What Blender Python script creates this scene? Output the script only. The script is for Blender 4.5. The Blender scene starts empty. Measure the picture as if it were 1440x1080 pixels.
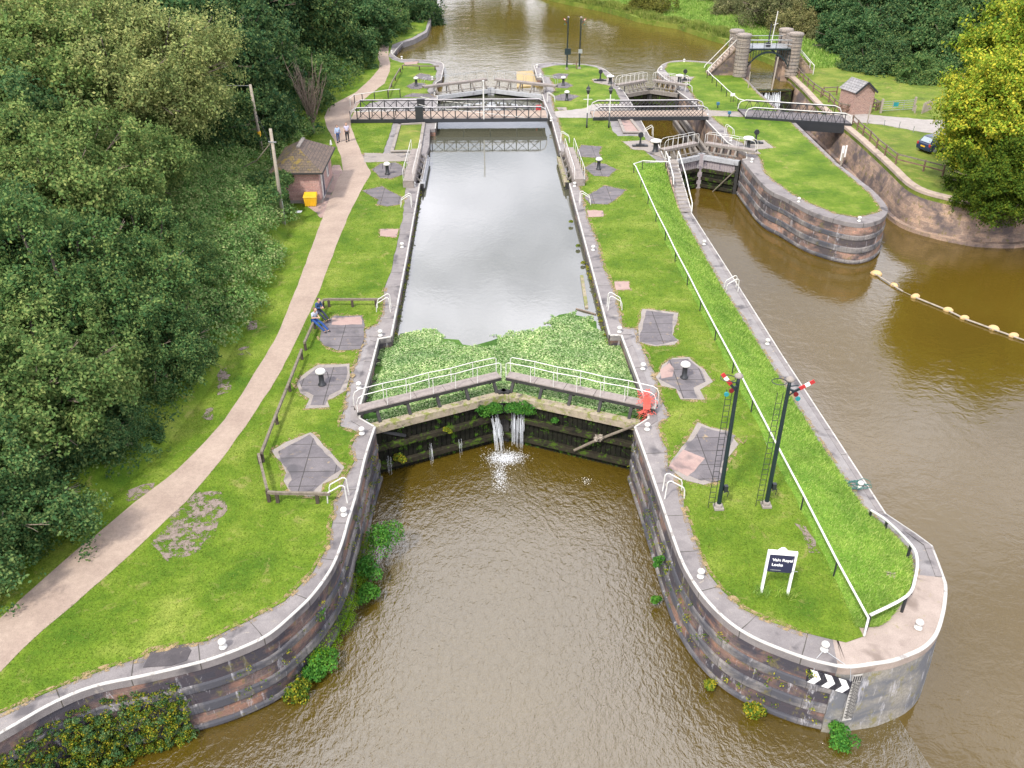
import bpy, bmesh, math, random
import numpy as np
from mathutils import Vector, Matrix
from mathutils.geometry import tessellate_polygon
R=math.radians; PI=math.pi
random.seed(7); rng=np.random.default_rng(11)
S=bpy.context.scene
# ---------------------------------------------------------------- camera
CH=24.8; PITCH=31.4; YAW=1.66; FPX=1238.
cam=bpy.data.cameras.new('camera'); co=bpy.data.objects.new('camera',cam); S.collection.objects.link(co)
co.location=(0,0,CH); co.rotation_euler=(R(90-PITCH),0,-R(YAW))
cam.sensor_width=36; cam.lens=FPX/1440*36; cam.clip_end=3000; cam.clip_start=.1
S.camera=co
# ---------------------------------------------------------------- world, sun, exposure
SUN_EL=51; SUN_AZ=214          # azimuth of the sun, clockwise from +Y (north)
W=bpy.data.worlds.new('World'); S.world=W; W.use_nodes=True
nt=W.node_tree; nt.nodes.clear()
wo=nt.nodes.new('ShaderNodeOutputWorld'); bg=nt.nodes.new('ShaderNodeBackground'); bg.inputs[1].default_value=.09
sk=nt.nodes.new('ShaderNodeTexSky'); sk.sky_type='NISHITA'; sk.sun_disc=False
sk.sun_elevation=R(SUN_EL); sk.sun_rotation=R(SUN_AZ); sk.air_density=1.0; sk.dust_density=2.0
tc=nt.nodes.new('ShaderNodeTexCoord')
mp=nt.nodes.new('ShaderNodeMapping'); mp.inputs['Scale'].default_value=(1,1,2.2); mp.inputs['Location'].default_value=(.35,.1,0)
nz=nt.nodes.new('ShaderNodeTexNoise'); nz.inputs['Scale'].default_value=2.3; nz.inputs['Detail'].default_value=7; nz.inputs['Roughness'].default_value=.55
cr=nt.nodes.new('ShaderNodeValToRGB'); cr.color_ramp.elements[0].position=.41; cr.color_ramp.elements[1].position=.60
cr.color_ramp.elements[0].color=(0.25,0.25,0.25,1)
mx=nt.nodes.new('ShaderNodeMix'); mx.data_type='RGBA'; mx.inputs[7].default_value=(25.5,25.5,28,1)
L=nt.links.new
L(tc.outputs['Generated'],mp.inputs[0]); L(mp.outputs[0],nz.inputs['Vector']); L(nz.outputs['Fac'],cr.inputs[0])
L(cr.outputs[0],mx.inputs[0]); L(sk.outputs[0],mx.inputs[6]); L(mx.outputs[2],bg.inputs[0]); L(bg.outputs[0],wo.inputs[0])
sl=bpy.data.lights.new('sun','SUN'); sl.energy=3.9; sl.angle=R(5); sl.color=(1,.95,.86)
so=bpy.data.objects.new('sun',sl); S.collection.objects.link(so)
sd=Vector((math.sin(R(SUN_AZ))*math.cos(R(SUN_EL)),math.cos(R(SUN_AZ))*math.cos(R(SUN_EL)),math.sin(R(SUN_EL))))
so.rotation_euler=sd.to_track_quat('Z','Y').to_euler(); so.location=sd*80
S.view_settings.view_transform='Standard'; S.view_settings.look='None'; S.view_settings.exposure=.35; S.view_settings.gamma=1
# ---------------------------------------------------------------- helpers
_s,_c=math.sin,math.cos
_th,_ps=R(PITCH),R(YAW)
_f=(_s(_ps)*_c(_th),_c(_ps)*_c(_th),-_s(_th)); _r=(_c(_ps),-_s(_ps),0)
_u=(_r[1]*_f[2]-_r[2]*_f[1],_r[2]*_f[0]-_r[0]*_f[2],_r[0]*_f[1]-_r[1]*_f[0])
def at(x,y,z=0.):
    "ground point surveyed from the photograph on the level z"
    a=(x-720)/FPX; b=-(y-540)/FPX
    d=[_f[i]+a*_r[i]+b*_u[i] for i in range(3)]; t=(z-CH)/d[2]
    return Vector((d[0]*t,d[1]*t,z))
def ats(l,z=0.): return [at(p[0],p[1],p[2] if len(p)>2 else z) for p in l]
C=S.collection
WL={}
def wl(o): return WL.get(o.name,Vector((0,0,0))) if o else Vector((0,0,0))
def thing(name,label,cat,loc=(0,0,0),rotz=0,group=None):
    o=bpy.data.objects.new(name,None); C.objects.link(o); o.empty_display_size=.2
    o.location=loc; o.rotation_euler=(0,0,rotz); WL[o.name]=Vector(loc)
    o['label']=label; o['category']=cat
    if group: o['group']=group
    return o
def tag(o,label=None,cat=None,group=None,kind=None):
    if label: o['label']=label
    if cat: o['category']=cat
    if group: o['group']=group
    if kind: o['kind']=kind
    return o
def addobj(name,me,parent=None):
    o=bpy.data.objects.new(name,me); C.objects.link(o)
    if parent: o.parent=parent
    return o
def dup(root,loc,rotz=0,label=None,group=None,sc=None,cat=None):
    def cp(o,par):
        c=o.copy(); C.objects.link(c)
        if par: c.parent=par
        for ch in list(o.children): cp(ch,c)
        return c
    r=cp(root,None); r.location=loc; r.rotation_euler=(0,0,rotz)
    if sc is not None: r.scale=sc if hasattr(sc,'__len__') else (sc,)*3
    if label: r['label']=label
    if group: r['group']=group
    if cat: r['category']=cat
    return r
class MB:
    def __init__(s): s.v=[]; s.f=[]; s.uv=[]; s.mi=[]; s.cur=0
    def face(s,idx,uv=None): s.f.append(tuple(idx)); s.uv.append(uv); s.mi.append(s.cur)
    def box(s,c,d,rz=0,M=None):
        n=len(s.v); cx,cy,cz=c; a,b=math.cos(rz),math.sin(rz)
        for k in range(8):
            x=(d[0]/2)*(1 if k&1 else -1); y=(d[1]/2)*(1 if k&2 else -1); z=(d[2]/2)*(1 if k&4 else -1)
            s.v.append((cx+x*a-y*b,cy+x*b+y*a,cz+z))
        for q in ((0,2,3,1),(4,5,7,6),(0,1,5,4),(2,6,7,3),(0,4,6,2),(1,3,7,5)): s.face([n+i for i in q])
        return s
    def bar(s,p0,p1,w,h=None,up=(0,0,1)):
        "square bar between two points"
        h=h or w; p0=Vector(p0); p1=Vector(p1); d=(p1-p0)
        if d.length<1e-6: return s
        d.normalize(); up=Vector(up)
        if abs(d.dot(up))>.99: up=Vector((0,1,0))
        sd=d.cross(up).normalized(); u=sd.cross(d).normalized(); n=len(s.v)
        for p in (p0,p1):
            for a,b in ((-1,-1),(1,-1),(1,1),(-1,1)): s.v.append(tuple(p+sd*(a*w/2)+u*(b*h/2)))
        for q in ((3,2,1,0),(4,5,6,7),(0,1,5,4),(1,2,6,5),(2,3,7,6),(3,0,4,7)): s.face([n+i for i in q])
        return s
    def tube(s,pts,r,n=8,cap=True,r1=None):
        pts=[Vector(p) for p in pts]; m=len(pts); base=len(s.v)
        prev=None
        for i,p in enumerate(pts):
            d=(pts[min(i+1,m-1)]-pts[max(i-1,0)]).normalized()
            if prev is None: up=Vector((0,0,1)) if abs(d.z)<.9 else Vector((1,0,0)); a=d.cross(up).normalized()
            else: a=(prev-d*prev.dot(d)).normalized()
            prev=a; b=d.cross(a)
            rr=r if r1 is None else r+(r1-r)*i/(m-1)
            for k in range(n):
                t=2*PI*k/n; s.v.append(tuple(p+a*(rr*math.cos(t))+b*(rr*math.sin(t))))
        for i in range(m-1):
            for k in range(n):
                s.face((base+i*n+k,base+i*n+(k+1)%n,base+(i+1)*n+(k+1)%n,base+(i+1)*n+k))
        if cap:
            s.face([base+k for k in range(n)][::-1]); s.face([base+(m-1)*n+k for k in range(n)])
        return s
    def lathe(s,prof,c=(0,0,0),n=16,sx=1,sy=1):
        base=len(s.v); m=len(prof)
        for r,z in prof:
            for k in range(n):
                t=2*PI*k/n; s.v.append((c[0]+r*sx*math.cos(t),c[1]+r*sy*math.sin(t),c[2]+z))
        for i in range(m-1):
            for k in range(n): s.face((base+i*n+k,base+i*n+(k+1)%n,base+(i+1)*n+(k+1)%n,base+(i+1)*n+k))
        s.face([base+k for k in range(n)][::-1]); s.face([base+(m-1)*n+k for k in range(n)])
        return s
    def poly(s,pts,z=None,skirt=0):
        P=[Vector((p[0],p[1],p[2] if z is None else z)) for p in pts]
        area=sum(P[i].x*P[(i+1)%len(P)].y-P[(i+1)%len(P)].x*P[i].y for i in range(len(P)))
        if area<0: P=P[::-1]
        n=len(s.v); s.v+= [tuple(p) for p in P]
        for t in tessellate_polygon([[Vector((p.x,p.y,0)) for p in P]]):
            a,b,c=[P[i] for i in t]
            if (b-a).to_2d().to_3d().cross((c-a).to_2d().to_3d()).z<0: t=(t[0],t[2],t[1])
            s.face([n+i for i in t])
        if skirt:
            m=len(P); k=len(s.v); s.v+=[(p.x,p.y,p.z-skirt) for p in P]
            for i in range(m):
                j=(i+1)%m; s.face((n+j,n+i,k+i,k+j))
        return s
    def prism(s,pts2,z0,z1):
        P=[Vector((p[0],p[1])) for p in pts2]
        s.poly([(p.x,p.y,z1) for p in P],skirt=z1-z0); return s
    def quad(s,a,b,c,d):
        n=len(s.v); s.v+=[tuple(a),tuple(b),tuple(c),tuple(d)]; s.face((n,n+1,n+2,n+3)); return s
    def loft(s,rows,uvs=None,closed=False):
        "rows: lists of points with equal length"
        n=len(rows[0]); base=len(s.v)
        for r in rows: s.v+=[tuple(p) for p in r]
        for i in range(len(rows)-1):
            for k in range(n if closed else n-1):
                k2=(k+1)%n
                s.face((base+i*n+k,base+i*n+k2,base+(i+1)*n+k2,base+(i+1)*n+k))
        return s
    def build(s,name,mats,parent=None,smooth=False,bevel=0):
        o0=wl(root_of(parent)) if parent else Vector((0,0,0))
        me=bpy.data.meshes.new(name)
        vs=[(a-o0.x,b-o0.y,c-o0.z) for a,b,c in s.v]
        me.from_pydata(vs,[],s.f)
        if not isinstance(mats,(list,tuple)): mats=[mats]
        for m in mats: me.materials.append(m)
        me.polygons.foreach_set('material_index',s.mi)
        uvl=me.uv_layers.new(name='UVMap'); dat=np.zeros(len(me.loops)*2,dtype=np.float32); k=0
        for p,uv in zip(me.polygons,s.uv):
            if uv is None:
                nn=p.normal; ax=0 if abs(nn.x)>=abs(nn.y) and abs(nn.x)>abs(nn.z)*.8 else (1 if abs(nn.y)>abs(nn.z)*.8 else 2)
                for vi in p.vertices:
                    q=vs[vi]; dat[k],dat[k+1]=((q[1],q[2]),(q[0],q[2]),(q[0],q[1]))[ax]; k+=2
            else:
                for q in uv: dat[k],dat[k+1]=q; k+=2
        uvl.data.foreach_set('uv',dat)
        if smooth: me.polygons.foreach_set('use_smooth',[True]*len(me.polygons))
        me.validate(); me.update()
        o=addobj(name,me,parent)
        if bevel:
            b=o.modifiers.new('b','BEVEL'); b.width=bevel; b.segments=2; b.limit_method='ANGLE'
        return o
def root_of(o):
    while o.parent: o=o.parent
    return o
def tri_mesh(name,V,n,mat,parent=None,smooth=False):
    "V: (N,n,3) array of N separate n-gons"
    N=V.shape[0]; me=bpy.data.meshes.new(name)
    me.vertices.add(N*n); me.vertices.foreach_set('co',V.astype(np.float32).ravel())
    me.loops.add(N*n); me.loops.foreach_set('vertex_index',np.arange(N*n,dtype=np.int32))
    me.polygons.add(N); me.polygons.foreach_set('loop_start',np.arange(0,N*n,n,dtype=np.int32)); 
    me.update(calc_edges=True); me.materials.append(mat)
    return addobj(name,me,parent)
# ---------------------------------------------------------------- materials
def newmat(name):
    m=bpy.data.materials.new(name); m.use_nodes=True; t=m.node_tree; b=t.nodes['Principled BSDF']; return m,t,b
def node(t,ty,**k):
    n=t.nodes.new(ty)
    for a,v in k.items():
        if hasattr(n,a): setattr(n,a,v)
        else: n.inputs[a.replace('_',' ')].default_value=v
    return n
def ramp(t,src,stops):
    r=t.nodes.new('ShaderNodeValToRGB'); e=r.color_ramp.elements
    while len(e)<len(stops): e.new(.5)
    for i,(p,c) in enumerate(stops): e[i].position=p; e[i].color=(*c,1) if len(c)==3 else c
    t.links.new(src,r.inputs[0]); return r.outputs[0]
def noise(t,vec,scale,detail=5,rough=.6,dist=0):
    n=t.nodes.new('ShaderNodeTexNoise'); n.inputs['Scale'].default_value=scale; n.inputs['Detail'].default_value=detail
    n.inputs['Roughness'].default_value=rough; n.inputs['Distortion'].default_value=dist
    if vec is not None: t.links.new(vec,n.inputs['Vector'])
    return n.outputs['Fac']
def mixc(t,f,a,b,mode='MIX'):
    m=t.nodes.new('ShaderNodeMix'); m.data_type='RGBA'; m.blend_type=mode
    for k,v in ((0,f),(6,a),(7,b)):
        if isinstance(v,(int,float)): m.inputs[k].default_value=v
        elif isinstance(v,tuple): m.inputs[k].default_value=(*v,1)
        else: t.links.new(v,m.inputs[k])
    return m.outputs[2]
def bump(t,b,h,st=.3,dist=.02,prev=None):
    n=t.nodes.new('ShaderNodeBump'); n.inputs['Strength'].default_value=st; n.inputs['Distance'].default_value=dist
    t.links.new(h,n.inputs['Height'])
    if prev is not None: t.links.new(prev,n.inputs['Normal'])
    t.links.new(n.outputs[0],b.inputs['Normal']); return n.outputs[0]
def wpos(t): return t.nodes.new('ShaderNodeNewGeometry').outputs['Position']
def opos(t): return t.nodes.new('ShaderNodeTexCoord').outputs['Object']
def uvc(t,sc=(1,1,1)):
    u=t.nodes.new('ShaderNodeTexCoord').outputs['UV']; m=t.nodes.new('ShaderNodeMapping'); m.inputs['Scale'].default_value=sc
    t.links.new(u,m.inputs[0]); return m.outputs[0]
def simple(name,c1,c2=None,scale=8,rough=.7,bs=.2,metal=0,spec=None,c3=None,world=False,big=None):
    m,t,b=newmat(name); v=wpos(t) if world else opos(t)
    c2=c2 or tuple(x*.75 for x in c1)
    n=noise(t,v,scale); stops=[(.35,c2),(.62,c1)]
    if c3: stops=[(.3,c2),(.5,c1),(.7,c3)]
    col=ramp(t,n,stops)
    if big: col=mixc(t,ramp(t,noise(t,v,big[0]),[(.4,(0,0,0)),(.6,(1,1,1))]),col,big[1])
    t.links.new(col,b.inputs['Base Color']); b.inputs['Roughness'].default_value=rough; b.inputs['Metallic'].default_value=metal
    if spec is not None: b.inputs['Specular IOR Level'].default_value=spec
    if bs: bump(t,b,noise(t,v,scale*4),bs)
    return m
M={}
def mk_grass(name,dark,mid,lite,brown,brownamt=.62):
    m,t,b=newmat(name); v=wpos(t)
    a=ramp(t,noise(t,v,.35,4,.6),[(.3,dark),(.5,mid),(.7,lite)])
    f=ramp(t,noise(t,v,14,4,.75),[(.3,(.55,.6,.5)),(.7,(1.35,1.3,1.3))])
    col=mixc(t,1.,a,f,'MULTIPLY')
    f2=ramp(t,noise(t,v,2.2,5,.7),[(.3,(.78,.82,.7)),(.7,(1.2,1.12,1.1))])
    col=mixc(t,1.,col,f2,'MULTIPLY')
    bm=ramp(t,noise(t,v,.9,6,.75,.6),[(brownamt,(0,0,0)),(brownamt+.1,(1,1,1))])
    m2=t.nodes.new('ShaderNodeMath'); m2.operation='MULTIPLY'; m2.inputs[1].default_value=.55; t.links.new(bm,m2.inputs[0])
    col=mixc(t,m2.outputs[0],col,brown)
    t.links.new(col,b.inputs['Base Color']); b.inputs['Roughness'].default_value=.85; b.inputs['Specular IOR Level'].default_value=.15
    bump(t,b,noise(t,v,30,3,.8),.5,.03); return m
M['grass']=mk_grass('grass',(.05,.11,.008),(.098,.163,.014),(.175,.225,.04),(.24,.21,.075),.57)
M['rough']=mk_grass('rough_grass',(.07,.11,.02),(.12,.17,.025),(.20,.22,.05),(.25,.2,.07),.55)
M['verge']=mk_grass('verge_grass',(.08,.18,.02),(.13,.25,.03),(.19,.29,.05),(.26,.28,.1),.62)
def mk_blade(name,c1,c2,c3):
    m,t,b=newmat(name); g=t.nodes.new('ShaderNodeNewGeometry')
    col=ramp(t,g.outputs['Random Per Island'],[(0,c1),(.5,c2),(1,c3)])
    col=mixc(t,1.,col,ramp(t,noise(t,wpos(t),.6,4,.6),[(.3,(.66,.72,.66)),(.7,(1.4,1.25,1.2))]),'MULTIPLY')
    oi=t.nodes.new('ShaderNodeObjectInfo'); col=mixc(t,1.,col,ramp(t,oi.outputs['Random'],[(0,(.85,.9,.9)),(.5,(1,1,1)),(1,(1.22,1.12,.95))]),'MULTIPLY')
    t.links.new(col,b.inputs['Base Color']); b.inputs['Roughness'].default_value=.75; b.inputs['Specular IOR Level'].default_value=.12
    tr=t.nodes.new('ShaderNodeBsdfTranslucent'); t.links.new(col,tr.inputs[0]); ms=t.nodes.new('ShaderNodeMixShader'); ms.inputs[0].default_value=.3
    out=t.nodes['Material Output']; t.links.new(b.outputs[0],ms.inputs[1]); t.links.new(tr.outputs[0],ms.inputs[2]); t.links.new(ms.outputs[0],out.inputs[0])
    return m
M['blade']=mk_blade('grass_blade',(.07,.135,.012),(.12,.195,.02),(.23,.265,.06))
M['bladelong']=mk_blade('long_grass_blade',(.11,.23,.035),(.20,.35,.06),(.34,.44,.14))
M['reed']=mk_blade('reed_blade',(.12,.18,.03),(.20,.27,.05),(.36,.36,.12))
M['leaf_oak']=mk_blade('oak_leaf',(.07,.14,.042),(.125,.205,.058),(.25,.30,.10))
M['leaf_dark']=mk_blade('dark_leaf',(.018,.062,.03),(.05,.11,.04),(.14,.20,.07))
M['leaf_mid']=mk_blade('mid_leaf',(.028,.085,.036),(.062,.14,.05),(.15,.22,.08))
M['leaf_pale']=mk_blade('pale_leaf',(.13,.18,.065),(.22,.275,.09),(.38,.39,.15))
M['leaf_maple']=mk_blade('maple_leaf',(.10,.19,.02),(.21,.31,.03),(.50,.46,.05))
M['leaf_sage']=mk_blade('sage_leaf',(.09,.11,.05),(.14,.16,.07),(.24,.24,.12))
M['bramble']=mk_blade('bramble_leaf',(.09,.20,.055),(.17,.30,.085),(.34,.38,.17))
M['ivy']=mk_blade('ivy_leaf',(.035,.10,.02),(.12,.19,.02),(.40,.33,.03))
M['fern']=mk_blade('fern_leaf',(.03,.13,.025),(.06,.20,.03),(.11,.26,.04))
M['weed']=mk_blade('pennywort_leaf',(.10,.22,.07),(.20,.34,.13),(.45,.55,.34))
M['bark']=simple('bark',(.13,.11,.085),(.06,.05,.04),6,.9,.6)
M['twig']=simple('pale_twig',(.22,.17,.13),(.13,.1,.08),8,.9,.3)
M['soil']=simple('soil',(.035,.04,.015),(.02,.022,.01),1.5,.95,.5,world=True)
# gravel path
m,t,b=newmat('gravel_path'); v=wpos(t)
col=ramp(t,noise(t,v,.5,4,.6),[(.3,(.27,.205,.165)),(.7,(.35,.275,.22))])
col=mixc(t,1.,col,ramp(t,noise(t,v,35,3,.8),[(.3,(.75,.75,.75)),(.7,(1.2,1.2,1.2))]),'MULTIPLY')
col=mixc(t,1.,col,ramp(t,noise(t,v,5,5,.7),[(.3,(.86,.85,.84)),(.7,(1.1,1.1,1.1))]),'MULTIPLY')
t.links.new(col,b.inputs['Base Color']); b.inputs['Roughness'].default_value=.95; bump(t,b,noise(t,v,40,3,.8),.5,.02); M['path']=m
# paving (old asphalt and stone, lichen, stains)
def mk_paving(name,c1,c2,lichen,stain=(.06,.055,.06),joints=0,rowh=50):
    m,t,b=newmat(name); v=wpos(t)
    col=ramp(t,noise(t,v,1.2,6,.7),[(.3,c1),(.7,c2)])
    col=mixc(t,1.,col,ramp(t,noise(t,v,25,3,.8),[(.3,(.8,.8,.8)),(.7,(1.15,1.15,1.15))]),'MULTIPLY')
    col=mixc(t,ramp(t,noise(t,v,2.6,6,.75,.5),[(.60,(0,0,0)),(.68,(.75,.75,.75))]),col,lichen)
    col=mixc(t,ramp(t,noise(t,v,.8,3,.5,.3),[(.57,(0,0,0)),(.68,(.8,.8,.8))]),col,stain)
    if joints:
        u=uvc(t); bt=t.nodes.new('ShaderNodeTexBrick'); bt.offset=0; bt.inputs['Scale'].default_value=1; bt.inputs['Brick Width'].default_value=joints; bt.inputs['Row Height'].default_value=rowh
        bt.inputs['Mortar Size'].default_value=.025; bt.inputs['Mortar Smooth'].default_value=.4; t.links.new(u,bt.inputs['Vector'])
        bt.inputs['Color1'].default_value=(1,1,1,1); bt.inputs['Color2'].default_value=(.82,.82,.84,1); bt.inputs['Mortar'].default_value=(.28,.28,.24,1)
        col=mixc(t,1.,col,bt.outputs['Color'],'MULTIPLY')
    t.links.new(col,b.inputs['Base Color']); b.inputs['Roughness'].default_value=.9; bump(t,b,noise(t,v,22,4,.8),.4,.015); return m
M['paving']=mk_paving('worn_paving',(.17,.155,.155),(.25,.235,.23),(.33,.27,.20))
M['coping']=mk_paving('coping_stone',(.165,.148,.145),(.25,.228,.218),(.33,.29,.24),joints=2.3)
M['slab']=mk_paving('dark_slab',(.10,.09,.095),(.165,.148,.152),(.30,.22,.12),(.075,.07,.075),joints=1.45,rowh=1.1)
M['slabpink']=mk_paving('pink_slab',(.27,.18,.16),(.32,.23,.20),(.34,.27,.2))
M['kerb']=mk_paving('kerb_stone',(.20,.175,.155),(.27,.24,.215),(.34,.25,.15))
M['concrete']=mk_paving('concrete',(.25,.20,.17),(.34,.28,.24),(.22,.19,.09),(.15,.115,.095))
M['gravel']=mk_paving('gravel_road',(.24,.22,.20),(.33,.30,.28),(.3,.32,.18),(.3,.27,.24))
def mk_masonry(name,ca,cb,cm,bw,rh,dark,dk=.5,white=.66,moss=(.05,.07,.02),mossamt=.7,mortar=.012,bumpst=.6):
    m,t,b=newmat(name); u=uvc(t)
    bt=t.nodes.new('ShaderNodeTexBrick'); bt.inputs['Scale'].default_value=1; bt.inputs['Brick Width'].default_value=bw; bt.inputs['Row Height'].default_value=rh
    bt.inputs['Mortar Size'].default_value=mortar; bt.inputs['Mortar Smooth'].default_value=.5; bt.inputs['Bias'].default_value=0
    bt.inputs['Color1'].default_value=(*ca,1); bt.inputs['Color2'].default_value=(*cb,1); bt.inputs['Mortar'].default_value=(*cm,1)
    dn=noise(t,u,3,3,.6); dm=t.nodes.new('ShaderNodeVectorMath'); dm.operation='ADD'
    sc=t.nodes.new('ShaderNodeVectorMath'); sc.operation='SCALE'; t.links.new(dn,sc.inputs[0]); sc.inputs['Scale'].default_value=.04
    t.links.new(u,dm.inputs[0]); t.links.new(sc.outputs[0],dm.inputs[1]); t.links.new(dm.outputs[0],bt.inputs['Vector'])
    col=bt.outputs['Color']
    col=mixc(t,1.,col,ramp(t,noise(t,uvc(t,(1,1,1)),9,5,.75),[(.3,(.62,.62,.62)),(.7,(1.35,1.3,1.3))]),'MULTIPLY')
    col=mixc(t,ramp(t,noise(t,uvc(t,(.35,.5,1)),1.,4,.65,.4),[(dk-.07,(0,0,0)),(dk+.08,(.92,.92,.92))]),col,dark)
    col=mixc(t,ramp(t,noise(t,uvc(t,(2.6,.55,1)),1.,6,.75,.3),[(white,(0,0,0)),(white+.09,(.7,.7,.7))]),col,(.42,.41,.43))
    col=mixc(t,ramp(t,noise(t,uvc(t,(1.2,.8,1)),1.7,6,.75,.3),[(mossamt,(0,0,0)),(mossamt+.08,(.8,.8,.8))]),col,moss)
    t.links.new(col,b.inputs['Base Color']); b.inputs['Roughness'].default_value=.85
    n1=bump(t,b,bt.outputs['Fac'],-bumpst if False else bumpst,.02)
    for nn in t.nodes:
        if nn.type=='BUMP': nn.invert=True
    bump(t,b,noise(t,uvc(t),14,4,.75),.5,.02,n1); return m
M['lockwall']=mk_masonry('lock_masonry',(.25,.135,.09),(.12,.09,.085),(.19,.165,.13),.62,.30,(.030,.030,.042),.475,.575,(.12,.105,.04),.56)
M['redwall']=mk_masonry('red_lock_masonry',(.34,.20,.145),(.17,.12,.10),(.24,.21,.16),.62,.30,(.045,.04,.045),.50,.575,(.13,.11,.04),.57)
M['band']=mk_masonry('fender_stone',(.15,.14,.135),(.22,.205,.19),(.05,.05,.05),1.1,.6,(.045,.047,.06),.50,.57,(.11,.095,.035),.58)
M['sandwall']=mk_masonry('sandstone_wall',(.36,.25,.175),(.20,.145,.115),(.33,.28,.21),.85,.36,(.075,.06,.062),.52,.66,(.13,.11,.02),.56)
M['sandcoping']=mk_paving('sandstone_coping',(.30,.235,.185),(.40,.32,.26),(.30,.27,.14),(.18,.14,.12))
M['concwall']=mk_masonry('streaked_concrete',(.22,.21,.18),(.25,.235,.20),(.2,.19,.17),3.5,3.5,(.10,.105,.12),.50,.56,(.17,.15,.05),.56,.004,.1)
M['hutbrick']=mk_masonry('pink_block',(.40,.25,.22),(.30,.18,.165),(.36,.29,.26),.5,.25,(.22,.15,.14),.66,.72,(.15,.13,.08),.78)
M['shedbrick']=mk_masonry('red_brick',(.34,.21,.165),(.25,.155,.125),(.42,.36,.32),.35,.14,(.24,.15,.14),.64,.74,(.15,.13,.08),.8)
M['tower']=mk_masonry('tower_stone',(.29,.245,.20),(.21,.185,.16),(.12,.11,.10),.9,.42,(.16,.15,.14),.58,.68,(.15,.15,.07),.74,.03,1.)
def mk_tile(name,c1,c2,mossc,amt,bw=.3,rh=.25):
    m,t,b=newmat(name); u=uvc(t); bt=t.nodes.new('ShaderNodeTexBrick'); bt.inputs['Scale'].default_value=1; bt.inputs['Brick Width'].default_value=bw; bt.inputs['Row Height'].default_value=rh
    bt.inputs['Mortar Size'].default_value=.012; bt.inputs['Color1'].default_value=(*c1,1); bt.inputs['Color2'].default_value=(*c2,1); bt.inputs['Mortar'].default_value=(.03,.028,.025,1); t.links.new(u,bt.inputs['Vector'])
    col=mixc(t,1.,bt.outputs['Color'],ramp(t,noise(t,u,8,5,.75),[(.3,(.7,.7,.7)),(.7,(1.25,1.25,1.25))]),'MULTIPLY')
    col=mixc(t,ramp(t,noise(t,opos(t),1.6,7,.75),[(amt,(0,0,0)),(amt+.08,(.85,.85,.85))]),col,mossc)
    t.links.new(col,b.inputs['Base Color']); b.inputs['Roughness'].default_value=.85; n1=bump(t,b,bt.outputs['Fac'],.8,.03)
    for nn in t.nodes:
        if nn.type=='BUMP': nn.invert=True
    return m
M['tile']=mk_tile('clay_tile',(.15,.105,.08),(.10,.075,.06),(.17,.14,.045),.60)
M['tilemoss']=mk_tile('mossy_tile',(.13,.095,.065),(.09,.07,.05),(.20,.14,.02),.50)
M['slate']=mk_tile('grey_slate',(.26,.25,.25),(.19,.185,.19),(.2,.2,.1),.75,.4,.3)
# painted and metal
def mk_paint(name,c,chip,amt=.62,rough=.5,scale=6):
    m,t,b=newmat(name); v=opos(t)
    col=mixc(t,ramp(t,noise(t,v,scale,6,.75),[(amt,(0,0,0)),(amt+.05,(1,1,1))]),c,chip)
    col=mixc(t,1.,col,ramp(t,noise(t,v,1.7,4,.6),[(.3,(.82,.82,.8)),(.7,(1.05,1.05,1.05))]),'MULTIPLY')
    t.links.new(col,b.inputs['Base Color']); b.inputs['Roughness'].default_value=rough; bump(t,b,noise(t,v,20,3,.7),.15,.01); return m
M['white']=mk_paint('white_paint',(.60,.59,.565),(.30,.26,.22),.60)
m,t,b=newmat('worn_earth'); v=wpos(t)
col=ramp(t,noise(t,v,6,5,.7),[(.3,(.13,.10,.085)),(.7,(.24,.19,.16))]); t.links.new(col,b.inputs['Base Color']); b.inputs['Roughness'].default_value=.95
t.links.new(ramp(t,noise(t,v,1.9,7,.78),[(.47,(0,0,0)),(.53,(1,1,1))]),b.inputs['Alpha']); M['worn']=m
m,t,b=newmat('dry_grass_fringe'); v=wpos(t)
col=ramp(t,noise(t,v,9,5,.75),[(.3,(.13,.13,.04)),(.5,(.26,.18,.09)),(.7,(.27,.22,.13))]); t.links.new(col,b.inputs['Base Color']); b.inputs['Roughness'].default_value=.95
t.links.new(ramp(t,noise(t,v,2.6,7,.8),[(.47,(0,0,0)),(.58,(1,1,1))]),b.inputs['Alpha']); M['fringe']=m
M['railgrey']=mk_paint('lilac_grey_rail',(.46,.44,.46),(.3,.28,.28),.66)
M['stain']=mk_paving('dark_stain',(.04,.035,.038),(.08,.07,.072),(.16,.14,.12))
M['whiteline']=mk_paint('worn_white_line',(.43,.415,.39),(.25,.23,.215),.56,.85,1.6)
M['black']=mk_paint('black_iron',(.022,.024,.028),(.07,.05,.04),.66,.45)
M['signal']=mk_paint('signal_green_black',(.010,.022,.026),(.10,.09,.08),.72,.4)
M['brownpost']=mk_paint('brown_post',(.055,.04,.03),(.10,.08,.06),.6,.8)
M['red']=mk_paint('red_paint',(.42,.028,.03),(.3,.05,.04),.7)
M['netting']=mk_paint('red_netting',(.72,.13,.10),(.5,.08,.06),.6,.8)
M['cyan']=mk_paint('teal_glass',(.02,.22,.24),(.02,.15,.16),.7,.2)
M['redglass']=mk_paint('dark_red_glass',(.14,.01,.012),(.1,.01,.01),.7,.2)
M['yellow']=mk_paint('yellow_plastic',(.75,.43,.02),(.6,.33,.02),.66,.45)
M['navy']=mk_paint('navy_sign',(.022,.024,.06),(.03,.03,.07),.75,.35)
M['signwhite']=mk_paint('sign_white',(.8,.8,.8),(.65,.65,.65),.75,.4)
M['blackboard']=mk_paint('chevron_black',(.012,.012,.022),(.04,.04,.05),.75,.4)
M['galv']=simple('galvanised',(.42,.44,.45),(.3,.31,.32),12,.45,.1,.6)
M['bluebox']=mk_paint('blue_box',(.03,.12,.22),(.05,.1,.15),.7)
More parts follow.
